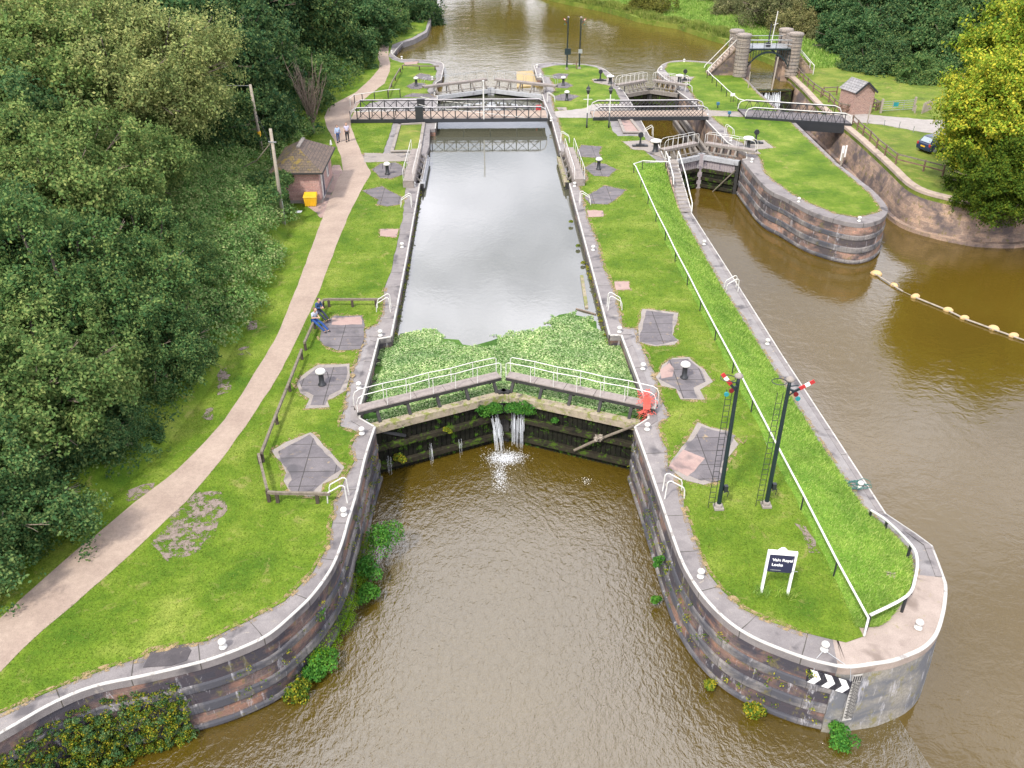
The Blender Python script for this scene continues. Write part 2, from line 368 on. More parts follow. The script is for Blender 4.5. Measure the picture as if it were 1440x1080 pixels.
def mk_wood(name,c1,c2,moss,amt,along='x',stain=(.04,.035,.03)):
    m,t,b=newmat(name); v=opos(t)
    col=ramp(t,noise(t,v,5,6,.7),[(.3,c1),(.7,c2)])
    col=mixc(t,ramp(t,noise(t,v,1.6,5,.7),[(.56,(0,0,0)),(.66,(.75,.75,.75))]),col,stain)
    col=mixc(t,ramp(t,noise(t,v,2.3,7,.75,.4),[(amt,(0,0,0)),(amt+.08,(.9,.9,.9))]),col,moss)
    t.links.new(col,b.inputs['Base Color']); b.inputs['Roughness'].default_value=.88; bump(t,b,noise(t,v,18,4,.75),.5,.02); return m
M['beam']=mk_wood('weathered_beam',(.20,.165,.12),(.34,.29,.21),(.15,.17,.03),.50)
M['deck']=mk_wood('grey_boards',(.19,.16,.145),(.27,.235,.215),(.15,.14,.08),.74,stain=(.13,.11,.10))
M['oldwood']=mk_wood('old_grey_wood',(.13,.115,.10),(.23,.205,.18),(.13,.13,.05),.66,stain=(.07,.06,.055))
M['greybeam']=mk_wood('pale_grey_beam',(.24,.25,.26),(.36,.36,.37),(.2,.19,.1),.72,stain=(.12,.11,.12))
M['pinkbeam']=mk_wood('washed_planks',(.22,.19,.20),(.30,.26,.26),(.08,.10,.02),.62,stain=(.08,.07,.10))
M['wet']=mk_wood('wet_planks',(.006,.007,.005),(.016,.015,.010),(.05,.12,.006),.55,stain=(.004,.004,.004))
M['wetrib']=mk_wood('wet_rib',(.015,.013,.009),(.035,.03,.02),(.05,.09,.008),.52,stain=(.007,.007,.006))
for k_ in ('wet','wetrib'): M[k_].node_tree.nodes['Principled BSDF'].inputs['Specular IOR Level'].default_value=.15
M['dark']=simple('dark_timber',(.03,.028,.026),(.015,.015,.015),5,.8,.3)
M['rail_wood']=mk_wood('rail_wood',(.10,.08,.06),(.20,.17,.13),(.09,.11,.03),.62)
M['pole_wood']=mk_wood('pole_wood',(.24,.20,.155),(.34,.30,.25),(.2,.19,.12),.76,stain=(.19,.16,.12))
M['fencebrown']=mk_wood('fence_brown',(.11,.06,.04),(.20,.13,.09),(.24,.2,.14),.6,stain=(.09,.05,.03))
M['tan']=mk_wood('tan_mat',(.30,.22,.10),(.40,.30,.15),(.22,.2,.06),.66,stain=(.24,.17,.08))
# water
def mk_water(name,deep,ior,rough,layers):
    m,t,b=newmat(name); v=wpos(t)
    col=ramp(t,noise(t,v,.08,4,.5),[(.3,deep),(.7,tuple(x*1.25 for x in deep))])
    t.links.new(col,b.inputs['Base Color']); b.inputs['Roughness'].default_value=rough; b.inputs['IOR'].default_value=ior
    pr=None
    for sc,st,dist,stretch in layers:
        mp=t.nodes.new('ShaderNodeMapping'); mp.inputs['Scale'].default_value=stretch; t.links.new(v,mp.inputs[0])
        pr=bump(t,b,noise(t,mp.outputs[0],sc,3,.6,.5),st,dist,pr)
    return m
M['waterlow']=mk_water('brown_rippled_water',(.064,.043,.005),2.2,.10,[(.35,.5,.25,(1,.7,1)),(3.6,.8,.085,(1,.7,1)),(8.5,.7,.035,(1,.8,1))])
M['waterside']=mk_water('brown_calm_water',(.070,.045,.006),1.8,.06,[(.3,.3,.10,(1,.6,1)),(1.6,.35,.05,(.8,1,1)),(5,.25,.014,(1,1,1))])
M['waterup']=mk_water('still_upper_water',(.06,.06,.04),2.7,.03,[(.5,.10,.06,(1,.6,1)),(3,.12,.02,(1,.8,1))])
M['waterriver']=mk_water('river_water',(.085,.062,.012),1.45,.07,[(.5,.4,.12,(.6,.8,1)),(2.2,.4,.05,(.7,1,1))])
M['yellowfloat']=mk_paint('cream_float',(.50,.34,.16),(.36,.27,.16),.6,.7)
M['ropegreen']=mk_paint('rope_green',(.03,.13,.11),(.05,.1,.09),.6,.8)
M['carblue']=mk_paint('car_blue',(.02,.035,.08),(.03,.045,.09),.8,.2)
m,t,b=newmat('car_glass'); b.inputs['Base Color'].default_value=(.25,.3,.33,1); b.inputs['Roughness'].default_value=.08; M['carglass']=m
M['weedbase']=mk_grass('weed_base',(.03,.08,.015),(.05,.12,.02),(.08,.16,.035),(.04,.07,.015))
M['mossleaf']=mk_blade('moss_leaf',(.09,.22,.01),(.14,.30,.01),(.2,.34,.02))
m,t,b=newmat('falling_water'); b.inputs['Base Color'].default_value=(.8,.83,.87,1); b.inputs['Roughness'].default_value=.25; b.inputs['Alpha'].default_value=.75; M['foam']=m
# ---------------------------------------------------------------- the setting: levels and outlines
LOW=-3.4; UP=-.75
def catmull(P,k=4):
    P=[Vector(p) for p in P]; out=[]
    for i in range(len(P)-1):
        a=P[max(i-1,0)]; b=P[i]; c=P[i+1]; d=P[min(i+2,len(P)-1)]
        for j in range(k):
            t=j/k; out.append(.5*((2*b)+(c-a)*t+(2*a-5*b+4*c-d)*t*t+(3*b-a-3*c+d)*t**3))
    out.append(P[-1]); return out
def offs(P,d):
    "miter offset to the right of the direction of travel"
    o=[]
    for i,p in enumerate(P):
        a=(P[i]-P[i-1]).to_2d() if i else None; b=(P[i+1]-P[i]).to_2d() if i<len(P)-1 else None
        if a is None: a=b
        if b is None: b=a
        a=a.normalized(); b=b.normalized(); na=Vector((a.y,-a.x)); nb=Vector((b.y,-b.x)); n=(na+nb)
        if n.length<1e-4: n=na
        n.normalize(); k=1/max(n.dot(na),.45); o.append(Vector((p.x+n.x*d*k,p.y+n.y*d*k,p.z)))
    return o
def sweep(mb,P,prof,bottom=None):
    "prof: (outward, dz); dz None = absolute bottom"
    P=[Vector(p) for p in P]; u=[0]
    for i in range(1,len(P)): u.append(u[-1]+(P[i]-P[i-1]).length)
    rows=[]; vv=[0]
    for j,(d,dz) in enumerate(prof):
        O=offs(P,d); rows.append([Vector((q.x,q.y,(bottom if dz is None else p.z+dz))) for q,p in zip(O,P)])
        if j: vv.append(vv[-1]+math.hypot(prof[j][0]-prof[j-1][0],((prof[j][1] if prof[j][1] is not None else bottom)-prof[j-1][1])))
    base=len(mb.v); n=len(P)
    for r in rows: mb.v+=[tuple(p) for p in r]
    for j in range(len(rows)-1):
        for i in range(n-1):
            a=base+j*n+i; b=base+(j+1)*n+i
            mb.face((a,a+1,b+1,b),((u[i],-vv[j]),(u[i+1],-vv[j]),(u[i+1],-vv[j+1]),(u[i],-vv[j+1])))
def resample(P,n):
    P=[Vector(p) for p in P]; d=[0]
    for i in range(1,len(P)): d.append(d[-1]+(P[i]-P[i-1]).length)
    out=[]
    for k in range(n):
        s=d[-1]*k/(n-1); i=1
        while i<len(d)-1 and d[i]<s: i+=1
        out.append(P[i-1].lerp(P[i],(s-d[i-1])/max(d[i]-d[i-1],1e-6)))
    return out
def jitter(P,amp=.06,step=.7,seed=3):
    "subdivide a closed outline and roughen it"
    r=random.Random(seed); out=[]
    n=len(P)
    for i in range(n):
        a=Vector(P[i]); b=Vector(P[(i+1)%n]); L_=(b-a).length
        if L_>60: out.append(a); continue
        k=max(1,int(L_/step))
        for j in range(k):
            q=a.lerp(b,j/k); out.append(Vector((q.x+r.uniform(-amp,amp),q.y+r.uniform(-amp,amp),q.z)))
    return out
# outlines (water always on the right of the direction of travel)
Lw=catmull(ats([(-130,1100),(0,1030),(70,990),(130,965),(200,950),(260,936),(300,925),(345,908),(380,890),(415,860),(440,835),(465,800),(480,765),(490,730),(502,690),(514,640),(527,600)]),4)
Lrec=ats([(506,588),(505,574),(521,519),(532,476)])
Lch=ats([(550,473),(572,360),(590,258)])
Lrec2=ats([(583,257),(603,205),(604,181)])+ats([(612,181),(614,165),(615,135)])
Lrec3=ats([(611,134),(613,116),(620,112)])
Lhead=catmull(ats([(624,94),(623,90),(619,87),(605,85),(591,84),(577,83.5),(564,83),(557,80)]),3)
Lfar=ats([(552,76),(555,72),(560,66),(566,60)])
Lfar2=ats([(582,55),(600,45),(606,30),(607,0),(607,-12)])+[Vector((-9,260,0)),Vector((-30,420,0))]
Rhead_w=catmull(ats([(801,89),(779,88),(762,89),(751,92.5)]),4)
Rmain=ats([(755.5,108.5),(763,109),(767,127),(762,128.6),(765,140),(775.7,166),(788,212)])
Rrec=ats([(797,213),(808,255),(801,258)])
Rch=ats([(828,360),(857.5,471)])
Rrec2=ats([(874,471),(895,527),(911,572),(912,588)])
Rtipa=catmull(ats([(893,600),(911,650),(930,705),(945,750),(960,790),(978,822),(1000,850),(1028,876),(1060,896),(1100,913),(1140,927),(1178,936)]),4)
Rtipb=catmull(ats([(1178,936),(1198,937.5),(1230,933),(1255,929),(1280,920),(1297,912),(1311,900),(1320,885),(1327,860),(1330,838),(1330,822),(1327,812)]),4)
Rramp=ats([(1319,790,-.12),(1310,767,-.55),(1287,750,-1.1),(1245,722,-2)])
Rwalk=ats([(1180,622),(1100,500),(1040,405),(972,299)],-2)
Rsl=ats([(934,222),(922,195),(913,191),(889,147),(876,127),(861,114)])
Rhead_e=catmull(ats([(861,106),(854,100),(846,95.5),(829,91),(801,89)]),4)
Il_head=catmull(ats([(1030,98),(1000,88),(980.5,86),(962.5,85),(946,86),(933,90),(925.7,96.7),(925,101)]),4)
Il_w=ats([(936,111),(950,118),(950.5,126),(980.5,148),(989.6,165),(1000,176),(1023,200),(1046,213),(1050,214),(1050,223)])
Il_tip=catmull(ats([(1044,224),(1058,241),(1073.6,259),(1088,270),(1105,277.5),(1142,297),(1180,309),(1210,314),(1230,311),(1242,305),(1248,296),(1245,287),(1235,275),(1220,261)]),4)
Il_e=ats([(1175,227),(1117,171),(1085.5,145),(1066,128.6),(1050,112)])
Db=ats([(1102,103),(1112,108),(1130,125),(1149,145.6),(1185,175),(1208,194),(1240,223)])+catmull(ats([(1255,237),(1275,256),(1297,268),(1330,277),(1365,284),(1400,288),(1460,286),(1560,262),(1700,230)]),3)
# land bases (worn paving level) -----------------------------------------------------------
def struct(name,mb,mat,**k): return tag(mb.build(name,mat,**k),kind='structure')
Lout=Lw+Lrec+Lch+Lrec2+Lrec3+Lhead+Lfar+Lfar2
b=MB(); b.poly([Vector((p.x,p.y,-.03)) for p in Lout]+[Vector((-260,420,-.03)),Vector((-260,-20,-.03)),Vector((-40,-20,-.03))],skirt=4.5); struct('left_bank',b,M['paving'])
railfeet=[(935,240),(903,238.5),(891,243.5),(901,264),(911,287),(922,312),(935,338),(949,368),(966,401),(984,438),(1005,479),(1029.5,525.5),(1056,579.5),(1088,643),(1126,717),(1172,810),(1215,891)]
Rin_n=ats([(934,228)])          # end of the level ground beside the steps
topline=[at(*p) for p in railfeet[1:]]
Rout=Rhead_w+Rmain+Rrec+Rch+Rrec2+Rtipa+Rtipb[1:]
inner=ats([(1285,812),(1278,835),(1250,872),(1218,893)])
b=MB(); b.poly([Vector((p.x,p.y,-.03)) for p in Rout+inner+topline[::-1][1:-1]+[Vector((13.2,79.3,0)),Vector((16.6,79.3,0))]+Rsl+Rhead_e[:-1]],skirt=4.5); struct('lock_island',b,M['paving'])
Iout=Il_head+Il_w+Il_tip+Il_e
b=MB(); b.poly([Vector((p.x,p.y,-.03)) for p in Iout],skirt=4.5); struct('small_island',b,M['paving'])
bank=ats([(1100,101),(1085,92),(1060,82),(1035,68),(1010,60),(995,56),(975,49),(952,41),(925,37),(895,31),(875,24),(845,16),(807,9),(770,0)],UP)+[Vector((2,215,UP)),Vector((-8,330,UP)),Vector((-20,420,UP))]
b=MB(); b.poly([Vector((p.x,p.y,0)) for p in Db+[Vector((300,60,0)),Vector((300,420,0))]+bank[::-1]],skirt=4.5)
struct('right_bank',b,M['rough'])
b=MB(); b.poly([(-1500,-400,-4.6),(1500,-400,-4.6),(1500,2500,-4.6),(-1500,2500,-4.6)]); struct('ground',b,M['soil'])
# far fields carry the land to the horizon
b=MB(); b.poly([(-1400,420,-.2),(1400,420,-.2),(1400,2300,-.2),(-1400,2300,-.2)],skirt=2)
struct('field',b,M['rough'])
# ---------------------------------------------------------------- water
def waterpoly(name,pts,z,mat): b=MB(); b.poly([(p[0],p[1],z) for p in pts]); return struct(name,b,mat)
waterpoly('lower_pool_water',[(-60,-60),(200,-60),(200,70),(60,78),(38,112),(33,112),(14,80),(16.2,70),(16.2,45),(14,30),(8,38.5),(-7,38.5),(-60,30)],LOW,M['waterlow']) if False else None
waterpoly('lock_tail_water',[(-80,-60),(15.8,-60),(15.8,18),(14,30),(8.2,41.2),(-7.2,41.2),(-20,30),(-80,30)],LOW,M['waterlow'])
waterpoly('side_pool_water',[(15.8,-60),(260,-60),(260,74),(60,78),(40,112),(33,112),(14,112),(14,80),(14,30),(15.8,18)],LOW,M['waterside'])
waterpoly('chamber_water',[(-8.2,37.6),(.7,40.6),(9.4,37.6),(9.2,60),(9.2,107),(.6,110.6),(-8.2,107)],UP,M['waterup'])
waterpoly('river_water',[(-8.2,107),(.6,110.6),(9.2,107),(15,107.3),(19.7,109.8),(25,107.3),(33,109),(37.4,109.6),(42,118),(75,170),(70,420),(-60,420),(-40,110)],UP,M['waterriver'])
# ---------------------------------------------------------------- lock walls: masonry, fender bands, coping, painted line
WC=0
def wallthing(name,label,P,kind='low',cop=1.5,line=True,mat=None,line_in=.13,bands=True):
    P=[Vector(p) for p in P]; q=P[len(P)//2]
    t=thing(name,label,'wall',(q.x,q.y,LOW))
    bt=-4.5; bm=MB()
    if kind=='conc': sweep(bm,P,[(.0,-.3),(.03,-.36),(.14,-2.2),(.2,None)],bt)
    else: sweep(bm,P,[(.0,-.3),(.02,-.36),(.03,-1.5),(.07,-3.0),(.11,None)],bt)
    bm.build('masonry',mat or M['lockwall'],t,smooth=False)
    if bands and kind=='low':
        for z0,z1,o in ((-1.02,-1.44,.09),(-2.0,-2.5,.12),(-3.05,-3.32,.17)):
            b=MB(); sweep(b,P,[(-.05,z0),(o-.03,z0-.02),(o,z0-.08),(o,z1+.06),(o-.03,z1),(-.05,z1-.01)]); b.build('fender_band',M['band'],t)
    global WC; WC+=1; zo=.004*(WC%4)-.012; c=MB(); sweep(c,P,[(-cop,-.028),(-cop,zo),(-line_in,zo),(.02,-.0),(.05,-.03),(.05,-.36),(-.03,-.40)])
    c.build('coping',M['coping'] if kind!='conc' else M['concrete'],t)
    if line:
        l=MB(); sweep(l,P,[(-line_in*.4,.001),(-line_in*.4,.012),(.03,.012),(.056,-.01),(.056,-.035),(.04,-.04)]); l.build('painted_edge',M['whiteline'],t)
    return t
wallthing('lock_wall','curved stone wing wall with white edge below the near left lawn',Lw,'low',1.15)
wallthing('lock_wall','recessed stone wall at the left end of the near gate walkway',[Lw[-1]]+Lrec+[Lch[0]],'up',.45,bands=False)
wallthing('lock_wall','long straight chamber wall left of the full lock',Lch,'up',1.3,bands=False)
wallthing('lock_wall','gate recess wall behind the open left gate walkway',[Lch[-1]]+Lrec2[:4],'up',.4,bands=False,line=False)
wallthing('lock_wall','stepped wall beside the bridge pivot and the far left gate',Lrec2[3:]+Lrec3+[Lhead[0]],'up',.4,bands=False)
wallthing('lock_wall','rounded river head wall at the far left of the main lock',Lhead,'up',.8,bands=False)
wallthing('lock_wall','short dark wall stub beside the river and the far end of the path',[Lhead[-1]]+Lfar,'up',.6,bands=False)
wallthing('lock_wall','rounded head wall of the middle island facing the river',Rhead_e[:-1]+Rhead_w,'up',.8,bands=False)
wallthing('lock_wall','stepped wall right of the far gates of the main lock',[Rhead_w[-1]]+Rmain,'up',.4,bands=False)
wallthing('lock_wall','gate recess wall behind the open right gate walkway',[Rmain[-1]]+Rrec,'up',.4,bands=False,line=False)
wallthing('lock_wall','long straight chamber wall right of the full lock',[Rrec[-1]]+Rch,'up',1.3,bands=False)
wallthing('lock_wall','recessed wall at the red netting end of the near gate walkway',[Rch[-1]]+Rrec2+[Rtipa[0]],'up',.45,bands=False)
wallthing('lock_wall','tall banded blue and red stone wing wall right of the tail water',Rtipa,'low',1.5)
wallthing('lock_wall','pale streaked concrete nose wall at the tip of the middle island',Rtipb,'conc',2.2,mat=M['concwall'],line_in=.2,bands=False)
wallthing('lock_wall','low side wall with thin white edge along the right walkway',[Rtipb[-1]]+Rramp+Rwalk,'up',.3,line_in=.10,bands=False)
wallthing('lock_wall','stone wall left of the small empty lock',[Rwalk[-1]+Vector((0,0,0)),Vector((17.55,71.9,-2)),Vector((17.5,79.2,0))]+Rsl+[Rhead_e[0]],'low',.9,bands=False)
wallthing('lock_wall','rounded river head wall of the grassy right island',Il_head,'up',.8,bands=False)
wallthing('lock_wall','tall stone wall right of the small empty lock',[Il_head[-1]]+Il_w+[Il_tip[0]],'low',1.,bands=False,mat=M['sandwall'])
wallthing('lock_wall','rounded red stone wall with two dark bands round the right island tip',Il_tip,'low',1.4,line=False,mat=M['redwall'])
wallthing('lock_wall','low dark wall of the right island along the narrow side channel',Il_e,'low',.5,line=False,bands=False,mat=M['sandwall'])
# right bank retaining wall
P=Db; t=thing('retaining_wall','long battered sandstone wall on the far side of the narrow side channel','wall',(P[5].x,P[5].y,LOW))
b=MB(); sweep(b,P,[(-.1,-.2),(.15,-1.2),(.45,-2.9),(.46,-3.0),(.8,-3.05),(.85,None)],-4.5); b.build('masonry',M['sandwall'],t)
b=MB(); sweep(b,P,[(-.6,.0),(-.6,.03),(.0,.03),(.04,-.02),(.04,-.25),(-.1,-.27)]); b.build('coping',M['sandcoping'],t)
# walkway and slope of the island's right side
wo_=[Rtipb[-1]]+Rramp+Rwalk
wi=ats([(1285,812,0),(1284,795,-.12),(1276,773,-.55),(1258,755,-1.1),(1216,718,-2),(1150,620,-2),(1076,501,-2),(1015,405,-2),(956,300,-2)])
b=MB(); b.loft([[Vector((p.x,p.y,p.z-.015)) for p in offs(wo_,-.1)],[Vector((p.x,p.y,p.z-.015)) for p in wi]]); struct('walkway',b,M['paving'])
b=MB(); Q=[p+Vector((random.uniform(-.06,.06),0,0)) for p in resample(wi,160)]; b.loft([[Vector((p.x,p.y,p.z+.05)) for p in offs(Q,-.15)],[Vector((p.x,p.y,p.z+.02)) for p in offs(Q,.05)],[Vector((p.x,p.y,p.z-.005)) for p in offs(Q,.28)]]); tag(b.build('dry_fringe',M['fringe']),kind='structure')
# grass slope: bottom follows the steps and the walkway, top follows the white handrail
bot=[Vector((16.3,79.25,.02)),Vector((16.3,75.4,-1.0))]+[p+Vector((0,0,.03)) for p in wi[::-1]]+[p+Vector((0,0,.03)) for p in inner[1:]]
top=[Vector((14.6,79.3,.02)),Vector((13.6,77.5,.04))]+topline[2:]
def atY(P,n,ys):
    out=[]
    for y in ys:
        q=None
        for i in range(1,len(P)):
            a,b_=P[i-1],P[i]
            if min(a.y,b_.y)<=y<=max(a.y,b_.y) and abs(a.y-b_.y)>1e-6: q=a.lerp(b_,(y-a.y)/(b_.y-a.y)); break
        if q is None: q=min((P[0],P[-1]),key=lambda p:abs(p.y-y)).copy()
        out.append(q)
    return out
topP=[Vector((13.4,79.3,.04))]+[Vector((p.x,p.y,.04)) for p in topline[2:]]
botP=bot
def botat(y):
    "outermost point of the bottom line at this y"
    c=[]
    for i in range(1,len(botP)):
        a,b_=botP[i-1],botP[i]
        if min(a.y,b_.y)<=y<=max(a.y,b_.y) and abs(a.y-b_.y)>1e-6: c.append(a.lerp(b_,(y-a.y)/(b_.y-a.y)))
    return max(c,key=lambda p:p.x) if c else botP[-1].copy()
ys=[79.2-i*.8 for i in range(71)]; ys=[y for y in ys if y>22.9]+[22.85]
T_=[p+Vector((-.22,0,-.035)) for p in atY(topP,0,ys)]; B_=[botat(y) for y in ys]
def slope_rows(rows=9):
    out=[]
    for j in range(rows):
        t_=j/(rows-1); rr=[]
        for a,b_ in zip(T_,B_):
            p=a.lerp(b_,t_); dz=a.z-b_.z
            s=t_**1.5 if t_<1 else 1   # rounded shoulder
            p.z=a.z-dz*s + (random.uniform(-.03,.05) if 0<j<rows-1 else 0); rr.append(p)
        out.append(rr)
    return out
SR=slope_rows(); b=MB(); b.loft(SR); struct('grass_slope',b,M['verge'],smooth=True)
# ---------------------------------------------------------------- lawns (turf laid on the worn paving)
GL=ats([(-120,1062),(0,1003),(60,975),(130,945),(200,925),(212,914),(290,900),(350,872),(400,845),(440,805),(462,765),(470,705),(478,690),(482,675),(497,648),(494,628),(503,608),(478,599),(486,560),(490,540),(495,515),(502,508),(508,480),(513,462),(531,455),(537,440),(541,400),(549,382),(558,345),(567,300),(571,262),(566,240),(574,231),(566,222),(512,222),(508,216),(538,216),(553,172),(497,170),(500,163),(553,163),(560,140),(608,137),(600,126),(612,112),(614,98),(612,93),(604,89),(565,88),(552,84),(546,78),(552,62),(580,52),(598,42),(604,20),(604,-12)],.03)
GL_in=GL[:27]
GL=jitter(GL+[Vector((-12,260,.03)),Vector((-34,420,.03)),Vector((-250,420,.03)),Vector((-250,-15,.03)),Vector((-40,-15,.03))],.06,.8,1)
b=MB(); b.poly(GL,skirt=.06); tag(b.build('lawn',M['grass']),kind='structure')
GM=ats([(780,92),(761,96),(766,107),(773,107.5),(776,114),(781,127),(775,133),(777,142),(780,155),(784,162),(785.5,170),(788,177),(792,197),(802,211),(812,222),(824,243),(827,252),(816,261),(819,273),(827.5,307),(834,325),(842,345),(849,375),(860,396),(866,410),(870,430),(877.5,460),(895,461),(900,482),(910,502),(917,519),(924,530),(927,552),(940,585),(927,598),(937,632),(940,657),(951,666),(960,702),(970,740),(981,772),(995,802),(1015,830),(1045,855),(1080,872),(1125,889),(1160,896),(1187,902),(1213,895)],.03)
GM+=[Vector((p.x,p.y,.03)) for p in topline[::-1]][1:-2]+[Vector((13.4,79.3,.03)),Vector((14.8,79.6,.03))]+ats([(922,225),(905,211),(889,210),(879,199),(910,199),(905,191),(868,191),(861,183),(856,166),(870,150),(872,140),(865,126),(857,119),(853,109),(847,101),(839,95),(821,91),(800,91)],.03)
GM_in=GM[:47]; GMj=jitter(GM,.07,.6,2); b=MB(); b.poly(GMj,skirt=.06); tag(b.build('lawn',M['grass']),kind='structure')
GR=ats([(935,97),(940,88),(962,86.5),(982,87.5),(1000,90),(1026,99),(1044,109),(1064,130),(1082,146),(1114,174),(1171,229),(1202,254),(1222,271),(1236,290),(1238,297),(1205,305),(1175,300),(1142,287),(1112,271),(1100,262),(1085,252),(1075,241),(1071,225),(1065,216),(1064,209),(1039,198),(1028,194),(1022,180),(1008,170),(989,152),(967,123),(943,108)],.03)
GR_in=GR; b=MB(); b.poly(jitter(GR,.06,.7,3),skirt=.06); tag(b.build('lawn',M['grass']),kind='structure')
# ---------------------------------------------------------------- path, slabs and patches
def patch(name,px,mat,z=.05,seed=1,amp=.04,edge=True,step=.5):
    P=jitter(ats(px,z),amp,step,seed); b=MB(); b.poly(P,skirt=.05)
    return tag(b.build(name,mat),kind='structure')
pathL=[(-160,985),(0,868),(60,815),(110,772),(170,722),(250,660),(290,620),(315,590),(340,555),(358,525),(385,480),(400,448),(415,410),(430,370),(443,335),(455,302),(464,278),(474,255),(482,240),(480,222),(470,197),(460,180),(456,165),(461,152),(475,143),(500,130),(520,112),(533,97),(534,88),(531,80),(533,70),(537,60)]
pathR=[(547,62),(546,78),(549,90),(548,100),(541,117),(520,133),(505,145),(494,162),(493,176),(501,198),(514,228),(522,243),(512,260),(495,292),(478,332),(462,375),(448,412),(422,468),(396,520),(370,562),(345,600),(300,660),(262,705),(220,745),(185,778),(150,810),(105,848),(60,885),(0,945),(-160,1075)]
b=MB(); b.poly(jitter(ats(pathL+pathR,.045),.03,.8,5),skirt=.03); tag(b.build('path',M['path']),kind='structure')
patch('forecourt',[(432,290),(446,300),(450,306),(462,305),(464,278),(474,255),(482,240),(478,232),(468,232),(457,262),(452,285),(436,284),(424,284)],M['slabpink'],.043)
slabs=[([(453,455),(470,444),(509,444),(512,458),(511,482),(505,491),(476,492),(456,486),(450,478)],'slab',.05),
([(467,447),(508,445),(510,456),(465,457)],'slabpink',.056),
([(417,540),(422,530),(447,513),(492,512),(493,530),(486,548),(470,560),(460,562),(462,573),(430,574),(435,560),(422,552)],'kerb',.05),
([(421,537),(447,517),(488,515),(488,532),(478,548),(462,556),(456,570),(437,570),(441,556),(425,547)],'slab',.056),
([(383,634),(402,622),(436,608),(443,612),(484,657),(476,672),(455,680),(452,696),(430,698),(405,690),(398,676),(402,664),(395,650)],'kerb',.05),
([(390,634),(434,611),(479,660),(455,677),(440,690),(415,690),(407,668)],'slab',.056),
([(510,268),(538,262),(551,270),(568,279),(562,287),(545,290),(530,287),(532,281)],'slab',.05),
([(535,322),(560,322),(558,333),(534,332)],'slabpink',.05),
([(524,238),(535,230),(556,228),(568,236),(567,245),(550,251),(535,250)],'slab',.05),
([(512,215),(590,217),(588,226),(512,228)],'kerb',.048),
([(582,108),(590,103),(604,105),(612,112),(605,113),(590,111)],'slab',.05),([(572,121),(582,116),(596,117),(600,120),(590,125),(578,125)],'slab',.05),([(566,136),(580,131),(604,132),(612,137)],'slab',.05),
([(500,168),(612,172),(614,137),(556,138),(520,145),(505,155)],'paving',.049),([(568,88),(588,86),(586,90),(570,91)],'slabpink',.05),
# middle island
([(898,458),(904,434),(924,436),(953,440),(951,456),(945,472),(955,478),(948,484),(922,487),(898,480)],'kerb',.05),
([(899,480),(908,436),(947,442),(946,470),(953,479),(922,485)],'slab',.056),
([(922,530),(932,514),(945,503),(968,502),(990,520),(1001,536),(985,548),(992,562),(958,561),(950,547),(930,542)],'kerb',.05),
([(927,532),(941,506),(968,504),(988,522),(992,536),(976,545),(980,560),(961,560),(951,545)],'slab',.056),
([(928,520),(940,510),(948,518),(946,530),(931,532)],'slabpink',.061),
([(940,656),(965,620),(982,594),(1000,602),(1022,606),(1040,625),(1046,615),(1020,650),(1012,675),(990,682),(962,675)],'kerb',.05),
([(945,657),(987,600),(1035,612),(1015,650),(1008,672),(985,676)],'slab',.056),
([(940,657),(962,632),(990,645),(968,670)],'slabpink',.061),
([(822,277),(838,268),(850,261),(880,267),(866,280),(855,287),(830,286)],'slab',.05),
([(825,296),(847,296),(849,304),(828,305)],'slabpink',.05),([(864,396),(884,396),(886,407),(866,408)],'slabpink',.05),
([(812,212),(818,204),(846,206),(842,214),(845,222),(814,220)],'slab',.05),
([(822,236),(835,228),(852,231),(866,238),(856,248),(836,247)],'slab',.05),
([(777,105),(785,103),(800,104),(795,111),(778,110)],'slab',.05),([(783,118),(795,115),(806,120),(797,124),(783,123)],'slab',.05),([(777,136),(795,131),(814,135),(800,142),(784,141)],'slab',.05),([(783,151),(796,151),(797,155),(785,155)],'kerb',.05),
([(832,111),(862,111),(862,121),(846,118),(836,116)],'kerb',.05),([(876,199),(908,197),(922,205),(932,222),(905,211),(890,210)],'kerb',.045),
([(938,107),(976,108),(970,115),(952,116)],'kerb',.05),([(1046,198),(1075,197),(1088,208),(1064,210),(1070,216),(1052,216)],'kerb',.045),
([(778,157),(800,155),(822,152),(835,146),(878,146),(892,165),(830,166),(795,165),(783,165)],'gravel',.047),
([(987,152),(1000,155),(1040,157),(1060,163),(1040,164),(1002,163),(996,166)],'kerb',.047),
([(1168,157),(1200,158),(1245,163),(1300,168),(1330,169),(1345,175),(1420,172),(1440,185),(1350,192),(1325,190),(1290,184),(1240,175),(1215,172),(1190,172)],'gravel',.045),

([(203,938),(213,918),(235,908),(262,905),(270,915),(262,928),(240,936)],'stain',.012),
([(1215,240),(1222,228),(1245,240),(1225,243)],'rough',.034)]
for i,(px,mt,z) in enumerate(slabs):
    if i in (len(slabs)-1,): continue
    patch('paved_patch' if mt!='gravel' else 'gravel_road',px,M[mt],z,seed=10+i,amp=(.10 if z==.034 else .05) if mt!='gravel' else .12,step=.22 if z==.034 else .5)
